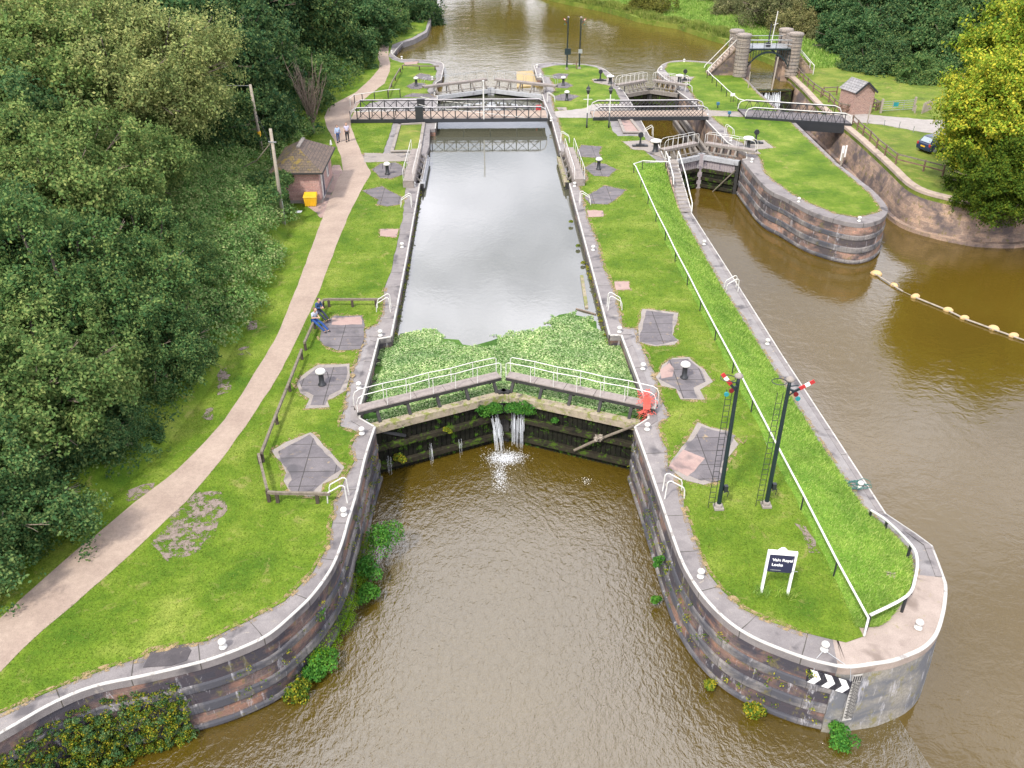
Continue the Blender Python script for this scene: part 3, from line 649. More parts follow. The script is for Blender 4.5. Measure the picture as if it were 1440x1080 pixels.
# worn earth in the turf and dry fringes round slabs and copings
for i,px in enumerate([[(214,765),(240,728),(275,692),(312,690),(318,715),(300,750),(270,782),(235,790)],[(348,452),(362,450),(362,462),(346,466)],[(336,488),(350,484),(350,498),(334,500)],[(305,520),(322,516),(322,552),(306,556)],[(180,690),(215,680),(212,698),(182,706)],[(290,575),(300,570),(298,590),(286,590)],[(1120,735),(1135,740),(1150,775),(1138,775)]]):
    patch('worn_turf',px,M['worn'],.042,seed=60+i,amp=.12,step=.3)
for i,(px,mt,z) in enumerate(slabs[:-1]):
    if z>.051 or mt in('gravel','stain','paving'): continue
    P=ats(px,.04); c=sum(P,Vector((0,0,0)))/len(P); b=MB(); b.poly(jitter([c+(p-c)*(1+.22/max((p-c).length,.5)) for p in P],.12,.35,80+i)); tag(b.build('dry_fringe',M['fringe']),kind='structure')
for P,sg in ((GL_in,1),(GM_in,1),(GR_in,-1)):
    Q=[]; 
    for k in range(len(P)-1):
        n_=max(1,int((P[k+1]-P[k]).length/.4))
        for j in range(n_): Q.append(P[k].lerp(P[k+1],j/n_)+Vector((random.uniform(-.05,.05),random.uniform(-.05,.05),0)))
    b=MB(); b.loft([[Vector((p.x,p.y,.038)) for p in offs(Q,-sg*.16)],[Vector((p.x,p.y,.036)) for p in offs(Q,sg*.05)],[Vector((p.x,p.y,.006)) for p in offs(Q,sg*.16)]]); tag(b.build('dry_fringe',M['fringe']),kind='structure')
# manhole rings on the slabs
for i,(px,r) in enumerate([((425,681),.62),((934,475),.5),((1000,668),.5)]):
    p=at(*px,.06); b=MB(); b.lathe([(r,0),(r,.012),(r-.06,.014),(r-.06,.004),(.02,.004)],p,28); o=b.build('manhole_cover',M['slab'])
    tag(o,['round cover set in the large slab behind the near knee rail','round cover in the dark slab beside the right recess of the near gates','round cover in the slab patch left of the two tall signals'][i],'manhole cover')
# bridge pits
for nm,px,mt in (('bridge_pit',[(560,176),(598,174),(592,214),(549,215)],'rough'),('bridge_pit',[(868,168),(888,168),(904,188),(876,188)],'soil')):
    q=ats(px,0); b=MB(); b.poly([(p.x,p.y,.055) for p in q]); 
    o=struct(nm,b,M['rough'] if mt=='rough' else M['slabpink'])
    k=MB(); sweep(k,[Vector((p.x,p.y,.0)) for p in (q+[q[0]])],[(-.0,.05),(0,.17),(.3,.17),(.3,.0)]); struct('pit_kerb',k,M['kerb'])
# hillside behind the path on the left
rows=[]; foot=ats([(-330,1060),(-100,905),(20,815),(110,745),(190,680),(250,620),(300,545),(345,470),(385,390),(405,330),(412,312),(395,285),(392,235),(440,190),(447,165),(447,150),(480,128),(505,108),(520,92),(528,75),(535,55),(540,30),(545,0)],.0)+[Vector((-26,260,0)),Vector((-60,420,0))]
foot=resample(foot,70)
for dx,z in ((0,-.05),(1.2,.7),(3,2.0),(6,3.2),(12,4.6),(25,6),(60,7),(190,8)):
    rows.append([Vector((p.x-dx,p.y+ (dx*.25 if dx<30 else 0),z*(.55+.45*min(1,max(0,(p.y-20)/30)))*(.9+.2*random.random()) if z>0 else z)) for p in foot])
b=MB(); b.loft(rows); struct('hillside',b,M['grass'],smooth=True)
HILL=rows
# ================================================================ lock gates
def gate_leaf(name,label,q,mt,side,ztop=-.25,zbot=-3.9,deck=True,deckz=.55,beam='beam',panel='wet',rib='wetrib',nrail=5,doff=.62,ribs=(-1.7,-2.9),group='lock gates',netting=False,ext=(.5,.0),rail='white',lowrail=False,deckw=.62,endbox=False):
    "q heel post, mt mitre post (x,y); side +1: the pool side lies left of q->mt"
    q=Vector((q[0],q[1],0)); mt=Vector((mt[0],mt[1],0)); s=(mt-q); Ln=s.length; s.normalize()
    up=Vector((-s.y,s.x,0))*side
    t=thing(name,label,'lock gate',(q.x,q.y,zbot),group=group)
    P=lambda a,n,z: q+s*a+up*n+Vector((0,0,z))
    b=MB(); b.bar(P(.1,0,(ztop+zbot)/2),P(Ln-.1,0,(ztop+zbot)/2),.14,ztop-zbot-.1)
    n=int(Ln/.28)
    for i in range(n):
        a=.2+(Ln-.4)*(i+.5)/n
        b.bar(P(a,-.09,ztop-.3),P(a,-.09,zbot),.2,.05,up=up)
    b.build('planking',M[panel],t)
    b=MB(); b.bar(P(-.1,-.08,ztop-.22),P(Ln-.02,-.08,ztop-.22),.46,.44); b.build('top_beam',M[beam],t,bevel=.02)
    for z in ribs:
        b=MB(); b.bar(P(.1,-.2,z),P(Ln-.1,-.2,z),.30,.30); b.build('cross_beam',M[rib],t,bevel=.02)
    b=MB(); b.bar(P(0,0,zbot),P(0,0,ztop-.02),.4,.4,up=s); b.build('heel_post',M['dark'],t)
    b=MB(); b.bar(P(Ln-.14,-.04,zbot),P(Ln-.14,-.04,ztop+.12),.3,.46,up=s); b.build('mitre_post',M[beam if beam=='greybeam' else 'dark'],t)
    if deck:
        d0,d1=-ext[0],Ln+ext[1]; nb=max(3,int(Ln/1.45))
        b=MB()
        for i in range(nb):
            a0=d0+(d1-d0)*i/nb; a1=d0+(d1-d0)*(i+1)/nb-.025
            b.bar(P(a0,doff,deckz),P(a1,doff,deckz),deckw,.07)
        b.build('walkway',M['deck'],t)
        b=MB(); b.bar(P(d0,doff-deckw/2+.03,deckz-.12),P(d1,doff-deckw/2+.03,deckz-.12),.06,.18); b.bar(P(d0,doff+deckw/2-.03,deckz-.12),P(d1,doff+deckw/2-.03,deckz-.12),.06,.18)
        if lowrail: b.bar(P(.2,-.05,ztop+.32),P(Ln-.2,-.05,ztop+.32),.10,.09)
        b.build('walkway_bearer',M['dark'] if not lowrail else M['oldwood'],t)
        for i in range(nrail):
            a=.5+(Ln-.9)*i/(nrail-1)
            b=MB(); b.bar(P(a,.02,ztop-.05),P(a,doff-.1,deckz-.1),.16,.13); b.bar(P(a,doff+deckw/2-.05,-.2 if ztop>-.6 else ztop),P(a,doff+deckw/2-.05,deckz-.1),.12,.12); b.build('bracket',M['dark'] if not lowrail else M['oldwood'],t)
        for k,nn in enumerate((doff-deckw/2,doff+deckw/2)):
            b=MB(); top=[]; h=.92
            top=[P(d0+.02,nn,deckz),P(d0+.02,nn,deckz+h*.62),P(d0+.12,nn,deckz+h*.88),P(d0+.35,nn,deckz+h)]
            m_=nrail+1
            for i in range(1,m_): top.append(P(d0+.35+(d1-d0-.5)*i/m_,nn,deckz+h+(.03 if i%2 else -.02)))
            top+=[P(d1-.14,nn,deckz+h),P(d1-.03,nn,deckz+h*.9),P(d1-.03,nn,deckz)]
            b.tube(top,.022,6)
            ro=b.build('handrail',M[rail],t)
            for i in range(1,m_):
                a=d0+.35+(d1-d0-.5)*i/m_
                c=MB(); c.tube([P(a,nn,deckz),P(a,nn,deckz+h)],.018,5)
                c.build('standard',M[rail],ro)
        if endbox:
            b=MB(); b.bar(P(d0,doff,deckz-.5),P(d0+.05,doff,deckz-.5),deckw+.1,.9); b.bar(P(d0,doff-deckw/2-.02,deckz-.35),P(d1,doff-deckw/2-.02,deckz-.35),.04,.7); b.build('side_board',M['deck'],t)
    return t,P,Ln
apex=(.72,40.35)
gl,PL,LL=gate_leaf('lock_gate','left leaf of the near closed gates, mossy top beam and waterfall at its inner end',(-6.1,37.35),apex,1,ztop=-.3,deckz=.42,ext=(.55,.02))
gr,PR,LR=gate_leaf('lock_gate','right leaf of the near closed gates, with red netting on its walkway end',(7.55,37.3),apex,-1,ztop=-.3,deckz=.42,ext=(.75,.02))
# iron mitre bracket, struts
b=MB(); b.bar((.5,40.1,-.4),(.5,39.95,-1.4),.34,.16,up=(0,1,0)); b.build('iron_strap',M['black'],gl)
b=MB(); b.bar(PL(.3,-.1,-.7),PL(1.7,-.3,-1.3),.10,.14); b.build('brace',M['black'],gl)
b=MB(); b.tube([PR(.1,-.35,-.4),PR(2.2,-.45,-1.9),PR(3.2,-.5,-2.7)],.075,7); b.build('diagonal_strut',M['rail_wood'],gr)
# netting lump around the walkway end
def lump(name,c,r,mat,parent=None,n=260,sq=(1,1,1),sz=.12,seed=1,label=None,cat=None,kind=None):
    g=np.random.default_rng(seed); d=g.normal(size=(n,3)); d/=np.linalg.norm(d,axis=1)[:,None]
    ctr=np.array(c)+d*np.array(r)*(.72+.3*g.random((n,1)))
    V=leafquads(ctr,d,sz,g); o=wl(root_of(parent)) if parent else Vector((0,0,0))
    ob=tri_mesh(name,V-np.array(o)[None,None,:],4,mat,parent); return tag(ob,label,cat,kind=kind)
def leafquads(ctr,d,sz,g,asp=.62,rnd=.75):
    n=len(ctr); nn=d+g.normal(size=(n,3))*rnd; nn/=np.linalg.norm(nn,axis=1)[:,None]
    a=np.cross(nn,g.normal(size=(n,3))); a/=np.linalg.norm(a,axis=1)[:,None]; b_=np.cross(nn,a)
    s=(sz*(.6+.8*g.random(n)))[:,None]
    return np.stack([ctr-a*s*.5,ctr+b_*s*.5*asp+nn*s*.08,ctr+a*s*.5,ctr-b_*s*.5*asp+nn*s*.08],1)
c=PR(-.35,.5,.0)
b=MB()
g=random.Random(4)
for k in range(110):
    x=c.x+g.uniform(-.32,.12); y=c.y+g.uniform(-.35,.45); z=g.uniform(-.05,1.25); p=Vector((x,y,z))
    b.tube([p,p+Vector((g.uniform(-.35,.35),g.uniform(-.3,.3),g.uniform(-.35,.1))),p+Vector((g.uniform(-.4,.4),g.uniform(-.3,.3),g.uniform(-.5,.0)))],.012,4)
for k in range(3):
    x=c.x-.35+k*.12; b.quad((x,c.y-.4,.45),(x+.13,c.y-.38,.42),(x+.12,c.y-.36,1.2-.05*k),(x,c.y-.4,1.25-.05*k))
tag(b.build('safety_netting',M['netting']),'crumpled red netting on the right end of the near gate walkway','netting')
# middle open gates
gate_leaf('lock_gate','open left leaf with railed walkway folded against the chamber wall near the small hut',(-5.72,74.5),(-5.66,82.0),1,ztop=-.12,deckz=.6,beam='greybeam',panel='greybeam',doff=.95,deckw=.85,ext=(1.6,.2),lowrail=True,endbox=True)
gate_leaf('lock_gate','open right leaf with railed walkway folded against the middle island wall',(7.0,74.5),(6.92,82.0),-1,ztop=-.12,deckz=.6,beam='beam',panel='greybeam',doff=.85,deckw=.85,ext=(1.6,.2),lowrail=True,endbox=True)
# far gates of the main lock
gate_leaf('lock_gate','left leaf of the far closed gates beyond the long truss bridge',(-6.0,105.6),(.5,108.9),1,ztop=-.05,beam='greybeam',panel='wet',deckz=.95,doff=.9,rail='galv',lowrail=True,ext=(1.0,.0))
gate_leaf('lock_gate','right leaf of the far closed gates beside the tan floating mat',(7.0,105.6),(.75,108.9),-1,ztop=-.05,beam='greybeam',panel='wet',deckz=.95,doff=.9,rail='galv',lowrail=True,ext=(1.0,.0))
# small lock, near gates
g3,P3,_l=gate_leaf('lock_gate','left leaf of the small lock gates at the top of the stone steps',(17.3,80.6),(20.35,82.4),1,ztop=-.2,zbot=-4.2,beam='greybeam',panel='pinkbeam',rib='wetrib',ribs=(-1.6,-2.4,-3.1),deckz=.75,doff=.75,nrail=5,lowrail=True,ext=(.7,.0))
g4,P4,_l=gate_leaf('lock_gate','right leaf of the small lock gates against the tall stone wall',(23.5,80.4),(20.45,82.4),-1,ztop=-.2,zbot=-4.2,beam='greybeam',panel='pinkbeam',rib='wetrib',ribs=(-1.6,-2.4,-3.1),deckz=.75,doff=.75,nrail=5,lowrail=True,ext=(1.3,.0))
for gg,PP in ((g3,P3),(g4,P4)):
    b=MB()
    b.bar(PP(.15,-.18,-2.6),PP(3.3,-.18,-2.6),.06,2.0); b.build('lower_panel',M['wet'],gg)
b=MB(); b.tube([P4(.1,-.3,-1.1),P4(2.,-.6,-3.5)],.06,6); b.build('diagonal_strut',M['rail_wood'],g4)
b=MB(); b.bar((20.35,82.1,-4),(20.4,82.15,-.1),.42,.34,up=(0,1,0)); b.build('centre_post',M['pinkbeam'],g3)
gate_leaf('lock_gate','left leaf of the mossy far gates of the small lock',(16.7,106.4),(19.65,108.3),1,ztop=-.1,zbot=-4.2,beam='oldwood',panel='wetrib',ribs=(-1.5,),deckz=.85,doff=.8,nrail=5,lowrail=True,ext=(.9,.0))
gate_leaf('lock_gate','right leaf of the mossy far gates of the small lock',(22.7,106.2),(19.75,108.3),-1,ztop=-.1,zbot=-4.2,beam='oldwood',panel='wetrib',ribs=(-1.5,),deckz=.85,doff=.8,nrail=5,lowrail=True,ext=(.9,.0))
# timber fenders inside the small lock
for k,(x,lab) in enumerate(((22.0,'long timber fender beam low inside the small lock nearest the water'),(22.55,'long timber fender beam inside the small lock against the tall wall'))):
    b=MB(); b.bar((x,83.2,-2.5+k*.7),(x,105,-2.5+k*.7),.2,.2); b.bar((x+.2,83.2,-3+k*.7),(x+.2,105,-3+k*.7),.1,1); tag(b.build('fender_beam',M['oldwood']),lab,'timber beam')
# ================================================================ bridges
def truss_bridge(label,x0,x1,ya,yb,z,h,panel,lattice=False,dy0=0,dy1=0,deckmat='path',name='truss_bridge',post=True,shape='x'):
    "deck from x0 to x1; near side y=ya, far side y=yb; dy: shift of y along the bridge"
    Ln=x1-x0; yy=lambda x,base: base+(x-x0)/Ln*dy1
    t=thing(name,label,'footbridge',(x0,ya,z))
    P=lambda x,base,zz: Vector((x,yy(x,base),zz))
    b=MB(); b.loft([[P(x0,ya+.1,z+.06),P(x1,ya+.1,z+.06)],[P(x0,yb-.1,z+.06),P(x1,yb-.1,z+.06)]]); b.loft([[P(x0,ya+.1,z-.02),P(x1,ya+.1,z-.02)],[P(x0,yb-.1,z-.02),P(x1,yb-.1,z-.02)]]); b.build('deck',M[deckmat],t)
    b=MB()
    for base in (ya,yb): b.bar(P(x0,base,z-.12),P(x1,base,z-.12),.16,.36)
    n=int(Ln/2.7)
    for i in range(n+1):
        x=x0+.3+(Ln-.6)*i/n; b.bar(P(x,ya,z-.18),P(x,yb,z-.18),.14,.2)
    b.build('girder',M['black'],t)
    for base in (ya,yb):
        b=MB(); n=max(2,int(round((Ln-1.4)/panel))); w=(Ln-1.4)/n
        for i in range(n):
            a=x0+.7+w*i; c_=a+w
            if lattice:
                b.bar(P(a,base,z+.05),P(a+h*.95,base,z+h) if a+h*.95<x1-.2 else P(x1-.2,base,z+(x1-.2-a)/.95),.04,.05,up=(0,1,0))
                b.bar(P(c_,base,z+.05),P(c_-h*.95,base,z+h) if c_-h*.95>x0+.2 else P(x0+.2,base,z+(c_-x0-.2)/.95),.04,.05,up=(0,1,0))
            elif shape=='x':
                b.bar(P(a,base,z+.05),P(c_,base,z+h),.05,.085,up=(0,1,0)); b.bar(P(a,base-.03,z+h),P(c_,base-.03,z+.05),.05,.085,up=(0,1,0)); b.bar(P(a,base+.03,z),P(a,base+.03,z+h),.11,.08)
            else:
                m_=(a+c_)/2; b.bar(P(a,base,z+.05),P(m_,base,z+h),.05,.04,up=(0,1,0)); b.bar(P(m_,base-.02,z+h),P(c_,base-.02,z+.05),.05,.04,up=(0,1,0)); 
                b.bar(P(m_,base,z),P(m_,base,z+h),.03,.03)
        b.bar(P(x1-.7,base,z),P(x1-.7,base,z+h),.07,.06); b.build('truss',M['black'],t)
        b=MB(); b.tube([P(x0+.02,base,z),P(x0+.04,base,z+h*.45),P(x0+.22,base,z+h*.8),P(x0+.75,base,z+h),P(x1-.75,base,z+h),P(x1-.22,base,z+h*.8),P(x1-.04,base,z+h*.45),P(x1-.02,base,z)],.05,8); b.build('handrail',M['railgrey' if shape=='x' else 'white'],t)
    b=MB()
    for base in (ya,yb): b.bar(P(x0+.5,base,z+h-.09),P(x1-.5,base,z+h-.09),.05,.07)
    b.build('top_chord',M['black'],t)
    return t,P
tb,PB=truss_bridge('long black truss swing bridge with white handrails across the full lock',-14.2,6.45,93.6,96.9,.35,1.25,1.32,deckmat='path')
for base in (93.6,96.9):
    b=MB(); b.box((-7.0,base,.75),(.8,.3,1.8)); b.box((-7.0,base,1.62),(.86,.36,.1)); b.build('pivot_tower',M['black'],tb)
    b=MB(); b.tube([(-7,base,1.9),(-5.6,base,1.55),(4.0,base,.5)],.03,5); b.build('stay_rod',M['white'],tb)
b=MB(); b.lathe([(2.0,-.35),(2.05,-.2),(1.7,-.15),(.5,-.1),(.5,.15)],(-7.6,93.6,-.05),30); b.box((-9.5,95.2,0),(4.2,2.4,.3)); b.build('turntable',M['black'],tb)
b=MB(); b.box((-11.4,95.2,.0),(5.2,2.2,.34)); b.build('counterweight',M['black'],tb)
b=MB(); b.bar((5.4,96.85,.5),(5.95,96.9,.5),.1,.9); b.build('red_board',M['red'],tb)
b=MB(); b.tube([(-.32,95.15,1.6),(-.32,95.15,1.6)],.01); 
b=MB(); b.tube([(-.25,93.55,.35),(-.25,93.55,4.2)],.07,8); b.lathe([(.12,0),(.12,.05),(.03,.12)],(-.25,93.55,4.2),8)
tag(b.build('marker_post',M['white']),'thin white upright post at the middle of the long truss bridge','post')
truss_bridge('black lattice footbridge with white rounded rails over the small lock',11.3,23.6,93.9,96.6,.3,1.15,.42,lattice=True,deckmat='path')
b3,PB3=truss_bridge('white railed trellis footbridge over the narrow side channel',27.6,37.9,94.2,97.4,.2,1.05,.8,dy1=-3.2,shape='v',deckmat='slab')
b=MB(); b.loft([[(30,93.25,-.75),(37.9,90.75,-.75)],[(30,93.25,.02),(37.9,90.75,.02)]]); b.bar((30.3,93.6,-.45),(37.8,91.2,-.45),.3,.7); b.build('beam',M['black'],b3)
# short guard rails at the left end of the truss bridge
def rail(name,label,pts,feet,h,r=.04,mat='white',pm='black',cat='handrail',group=None,square=False,pr=.05,ends=()):
    "pts: rail points (Vector with z); feet: ground points"
    t=thing(name,label,cat,tuple(feet[0]),group=group)
    b=MB()
    if square:
        for i in range(len(pts)-1): b.bar(pts[i],pts[i+1],r*2,r*2.2)
    else: b.tube(pts,r,8)
    b.build('rail',M[mat],t)
    for f in feet:
        b=MB(); b.bar(f,Vector((f.x,f.y,f.z+h)),pr*2,pr*2) if square else b.tube([f,Vector((f.x,f.y,f.z+h))],pr,7)
        b.build('post',M[pm],t)
    return t
def up_(P,h): return [Vector((p.x,p.y,p.z+h)) for p in P]
fa=ats([(493,151),(499,146),(510,144),(527,142),(546,139),(563,138)])
rail('guard_rail','white curved guard rail with black posts beside the path behind the truss bridge',[fa[0]]+up_([fa[0],fa[1],fa[3],fa[4],fa[5]],1.0),fa[1:],1.0,.035)
fb=ats([(493,169),(508,170),(524,169),(546,169),(557,168)])
rail('guard_rail','low guard rail in front of the left end of the truss bridge',up_(fb,.95)+[fb[-1]],fb,.95,.03)
# ================================================================ handrails and knee rails
fl=[at(*p) for p in railfeet]
rp=[at(935,240)]+[at(893,243.5)]+[at(*p) for p in railfeet[3:]]
t=rail('handrail','long white handrail on short black posts along the top of the grass slope',up_([fl[0]+Vector((.3,0,0)),fl[1],fl[2]+Vector((-.05,.1,0)),fl[2]+Vector((.05,-.5,0))]+fl[3:],.8)+[fl[-1]+Vector((-.06,-.12,.5)),fl[-1]+Vector((-.06,-.14,.05))],fl,.78,.045,pr=.035)
kc=[(1220,737,-1.9),(1242,752,-1.55),(1275,787,-.35),(1283,808,0),(1280,835,0),(1268,860,0),(1217,887,0)]
kf=[at(*p) for p in kc]
kr=catmull(up_(kf,.8),4)
rail('handrail','thick cream curved handrail round the grass at the tip of the middle island',kr,[kf[0],kf[1],kf[2],kf[4],kf[5],kf[6]],.8,.06,pr=.065)
def knee(label,pts,feet,h=.55,group='wooden knee rails'): 
    pts=up_(ats(pts),h); return rail('knee_rail',label,pts,ats(feet),h-.03,.06,'rail_wood','brownpost',cat='knee rail',group=group,square=True,pr=.07)
def kneeF(label,feet,g='wooden knee rails',h=.55,e0=0,e1=0):
    F=ats(feet); d0=(F[0]-F[1]).normalized()*e0; d1=(F[-1]-F[-2]).normalized()*e1
    return rail('knee_rail',label,up_([F[0]+d0]+F[1:-1]+[F[-1]+d1] if len(F)>2 else [F[0]+d0,F[1]+d1],h),F,h-.04,.06,'rail_wood','brownpost',cat='knee rail',group=g,square=True,pr=.07)
kneeF('wooden knee rail crossing the lawn beside the two seated people',[(455,433),(463,432),(496,432),(529,432)],e1=.5)
kneeF('short knee rail on which the two people sit',[(455,434),(443,463),(430,493)],e1=.1)
kneeF('knee rail running towards the camera left of the capstan slab',[(425,506),(408,551),(390,597),(370,650)],e0=.2,e1=0)
kneeF('short broken knee rail at the bend beside the large slab',[(366,652),(378,702)])
kneeF('knee rail in front of the large slab nearest the camera',[(379,706),(391,707),(447,708)],e1=.6)
kneeF('far knee rail along the river lawn on the left',[(566,98),(590,99),(612,99)],e1=.5)
kneeF('far knee rail beside the path leading to the river lawn',[(563,102),(556,114),(551,123),(546,137)])
# rail from the stone gateway to the white bridge on the right island
F=ats([(1000,104),(994,110),(1001,117),(1007,122),(1014,129),(1021,136),(1037,150)])
rail('handrail','white handrail on black posts across the right island lawn to the stone gateway',up_([F[0]+Vector((.2,1.,0)),F[0],F[1]+Vector((.1,.2,0)),F[2],F[3],F[4],F[5],F[6],at(1045,152)],.85),F,.85,.045,pr=.045)
# ================================================================ stone steps with railings
t=thing('stone_steps','narrow flight of stone steps down from the small lock to the low walkway','steps',(16.95,75,-2))
ns=13; b=MB()
for i in range(ns):
    y0=78.9-(78.9-71.9)*i/ns; y1=78.9-(78.9-71.9)*(i+1)/ns; z=-2*(i+1)/ns*.99
    b.box((17.0,(y0+y1)/2,z-.6),(1.05,abs(y0-y1)-.004,1.2))
b.box((17.0,79.5,-.55),(1.15,1.2,1.16)); b.build('tread',M['kerb'],t)
b=MB(); b.loft([[(16.38,79.6,.14),(16.38,71.7,-1.9)],[(16.5,79.6,.14),(16.5,71.7,-1.9)],[(16.5,79.6,-.6),(16.5,71.7,-2.6)]]); b.loft([[(16.38,79.6,.14),(16.38,71.7,-1.9)],[(16.38,79.6,-1),(16.38,71.7,-2.6)]]); b.build('side_wall',M['sandwall'],t)
for x,pts in ((17.55,[(17.55,79.6,0),(17.55,79.5,.95),(17.55,78.6,.85),(17.55,75.6,.05),(17.55,73.6,-.75),(17.55,72,-1.3),(17.5,71.7,-1.9)]),(16.42,[(16.42,79.6,0),(16.42,79.5,.95),(16.42,78.4,.85),(16.42,75.2,-.05),(16.42,75.0,-.6)])):
    b=MB(); b.tube(pts,.05,7); r_=b.build('railing',M['white'],t)
    for y in (78.4,76.9,75.4,73.8,72.2):
        if y<75.2 and x<17: continue
        z=-2*(78.9-y)/7; b=MB(); b.tube([(x,y,z-.1),(x,y,z+.92 if y>74 else z+.75)],.035,6); b.build('baluster',M['black'],r_)
# ================================================================ capstans, bollards, ladder hoops, paddle gear
def mk_capstan(z=0):
    t=thing('capstan','x','capstan')
    b=MB(); b.lathe([(.22,0),(.22,.05),(.15,.10),(.135,.62),(.16,.70),(.19,.74)],n=16); b.build('post',M['black'],t,smooth=True)
    b=MB(); b.lathe([(.17,.74),(.26,.76),(.28,.82),(.25,.91),(.16,.97),(.02,.99)],n=18); b.build('cap',M['white'],t,smooth=True)
    b=MB(); b.tube([(.2,0,.80),(.34,0,.80),(.37,.02,.72),(.37,.02,.42)],.018,6); b.build('crank',M['black'],t)
    return t
cap=mk_capstan()
caps=[((453,541),'nearest left capstan on its slab beside the knee rail'),((962,531),'nearest right capstan on its slab left of the long handrail'),
((545,245),'capstan with white dome on the slab right of the small hut'),((841.7,238),'capstan with white dome beside the open right gate walkway'),
((585.5,121),'far left capstan on the lawn behind the truss bridge'),((792,120),'far capstan on the river lawn left of the two distant signals'),((797,141),'small far capstan just beyond the right end of the truss bridge')]
for i,((x,y),l) in enumerate(caps):
    if i==0: cap.location=at(x,y,.055); cap['label']=l; cap['group']='capstans'; 
    else: dup(cap,at(x,y,.055),rng.random()*6,l,'capstans',1.1 if y<300 else 1.0)
bb=thing('large_bollard','x','bollard')
b=MB(); b.lathe([(.34,0),(.34,.05),(.24,.12),(.22,.7),(.30,.86),(.36,.92)],n=18); b.build('post',M['black'],bb,smooth=True)
b=MB(); b.lathe([(.36,.92),(.50,.95),(.54,1.02),(.46,1.10),(.25,1.17),(.02,1.19)],n=20); b.build('cap',M['white'],bb,smooth=True)
for i,((x,y),l) in enumerate([((921.5,213),'large white topped bollard left of the small lock near gates'),((1051,209),'large white topped bollard right of the small lock near gates'),((858,118),'large white topped bollard left of the small lock far gates'),((955,117),'large white topped bollard right of the small lock far gates')]):
    if i==0: bb.location=at(x,y,.02); bb['label']=l; bb['group']='large bollards'
    else: dup(bb,at(x,y,.02),0,l,'large bollards',.9 if i>1 else 1)
pg=thing('paddle_gear','x','winding gear')
b=MB(); b.box((0,0,.08),(1.5,.35,.14)); b.box((0,0,.18),(.8,.3,.12)); b.build('base_plate',M['black'],pg)
b=MB(); b.lathe([(.16,.2),(.10,.4),(.07,.9),(.1,1.0)],n=10); b.bar((-.18,0,1.0),(.2,0,1.0),.14,.2); b.build('pedestal',M['black'],pg)
b=MB()
b.lathe([(.04,-.04),(.26,-.04),(.26,.04),(.04,.04)],n=18); vs=b.v; b.v=[(x,z+.0,y+1.12) for x,y,z in vs]; b.bar((0,.05,1.12),(.05,.28,1.35),.05,.05); b.build('cog_wheel',M['black'],pg)
for i,((x,y),l) in enumerate([((900,206),'black paddle winding gear left of the small lock near gates'),((1062,202),'black paddle winding gear right of the small lock near gates'),((844,114),'black paddle winding gear left of the small lock far gates'),((962.5,113.5),'black paddle winding gear right of the small lock far gates')]):
    if i==0: pg.location=at(x,y,.03); pg['label']=l; pg['group']='paddle gears'
    else: dup(pg,at(x,y,.03),0,l,'paddle gears')
mb_=thing('mooring_bollard','x','mooring bollard')
b=MB(); b.lathe([(.15,0),(.15,.04),(.095,.08),(.085,.2),(.14,.24)],n=14); b.build('stem',M['white'],mb_,smooth=True)
b=MB(); b.lathe([(.14,.24),(.15,.30),(.12,.36),(.05,.39),(.01,.395)],n=14); b.build('head',M['white'],mb_,smooth=True)
mbs=[((484,724),0,'on the left coping just below the near ladder hoops'),((314,910),0,'on the curved coping at the bottom left'),((505,546),0,'left of the near gate walkway beyond its end'),((509,610),0,'just in front of the left end of the near gate walkway'),
((535,472),0,'at the recess corner in front of the seated people'),((565.5,348),0,'midway along the left chamber coping'),((582.5,262),0,'in front of the open left gate walkway'),
((808,262),0,'in front of the open right gate walkway'),((834,352),0,'midway along the right chamber coping'),((871,467),0,'at the right recess corner beside the dark slab'),((904,519),0,'right of the water weeds on the island coping'),
((910,604),0,'just in front of the red netting'),((985,811),0,'on the curved island coping left of the sign'),((1159,914),0,'above the chevron board, tied with rope'),((1291,883),0,'on the concrete tip of the island'),
((990,344),-2,'on the low right walkway near the foot of the steps'),((1079,484),-2,'on the low right walkway left of the nearer side pool'),((1209,686),-2,'on the low right walkway beside the green rope'),
((1123,284),0,'on the coping of the right island round its bend'),((1208,311),0,'at the tip of the right island'),((1028,198),0,'right of the small lock just beyond its near gates'),((1057,228),0,'at the top of the tall wall by the small lock gates'),
((941,226),0,'at the top of the stone steps'),((775,170),0,'at the right end of the long truss bridge'),((1405-410,165),0,'right of the lattice footbridge end'),((956,126),0,'right coping just before the small lock far gates'),
((871,125),0,'left coping just before the small lock far gates'),((930,98),0,'on the rounded head of the right island'),((962,87),0,'at the river end of the right island'),((755,95),0,'at the river corner of the middle island'),
((760,108),0,'beside the tan floating mat on the island coping'),((551,75),0,'on the dark wall stub by the far path'),((565,83),0,'at the back of the far left river lawn'),((608,112),0,'on the coping left of the far main gates'),((611,131),0,'on the coping just behind the truss bridge on the left')]
for i,((x,y),z,l) in enumerate(mbs):
    l='small white mooring bollard '+l
    if i==0: mb_.location=at(x,y,z+.01); mb_['label']=l; mb_['group']='mooring bollards'; 
    else: dup(mb_,at(x,y,z+.01),0,l,'mooring bollards')
lh=thing('ladder_hoops','x','ladder hoops')
for s in (-.28,.28):
    b=MB(); b.tube([(-.75,s,0),(-.72,s,.45),(-.66,s,.62),(-.5,s,.72),(-.1,s,.98),(.0,s,.98),(.08,s,.9),(.12,s,0)],.03,7); b.build('hoop',M['white'],lh)
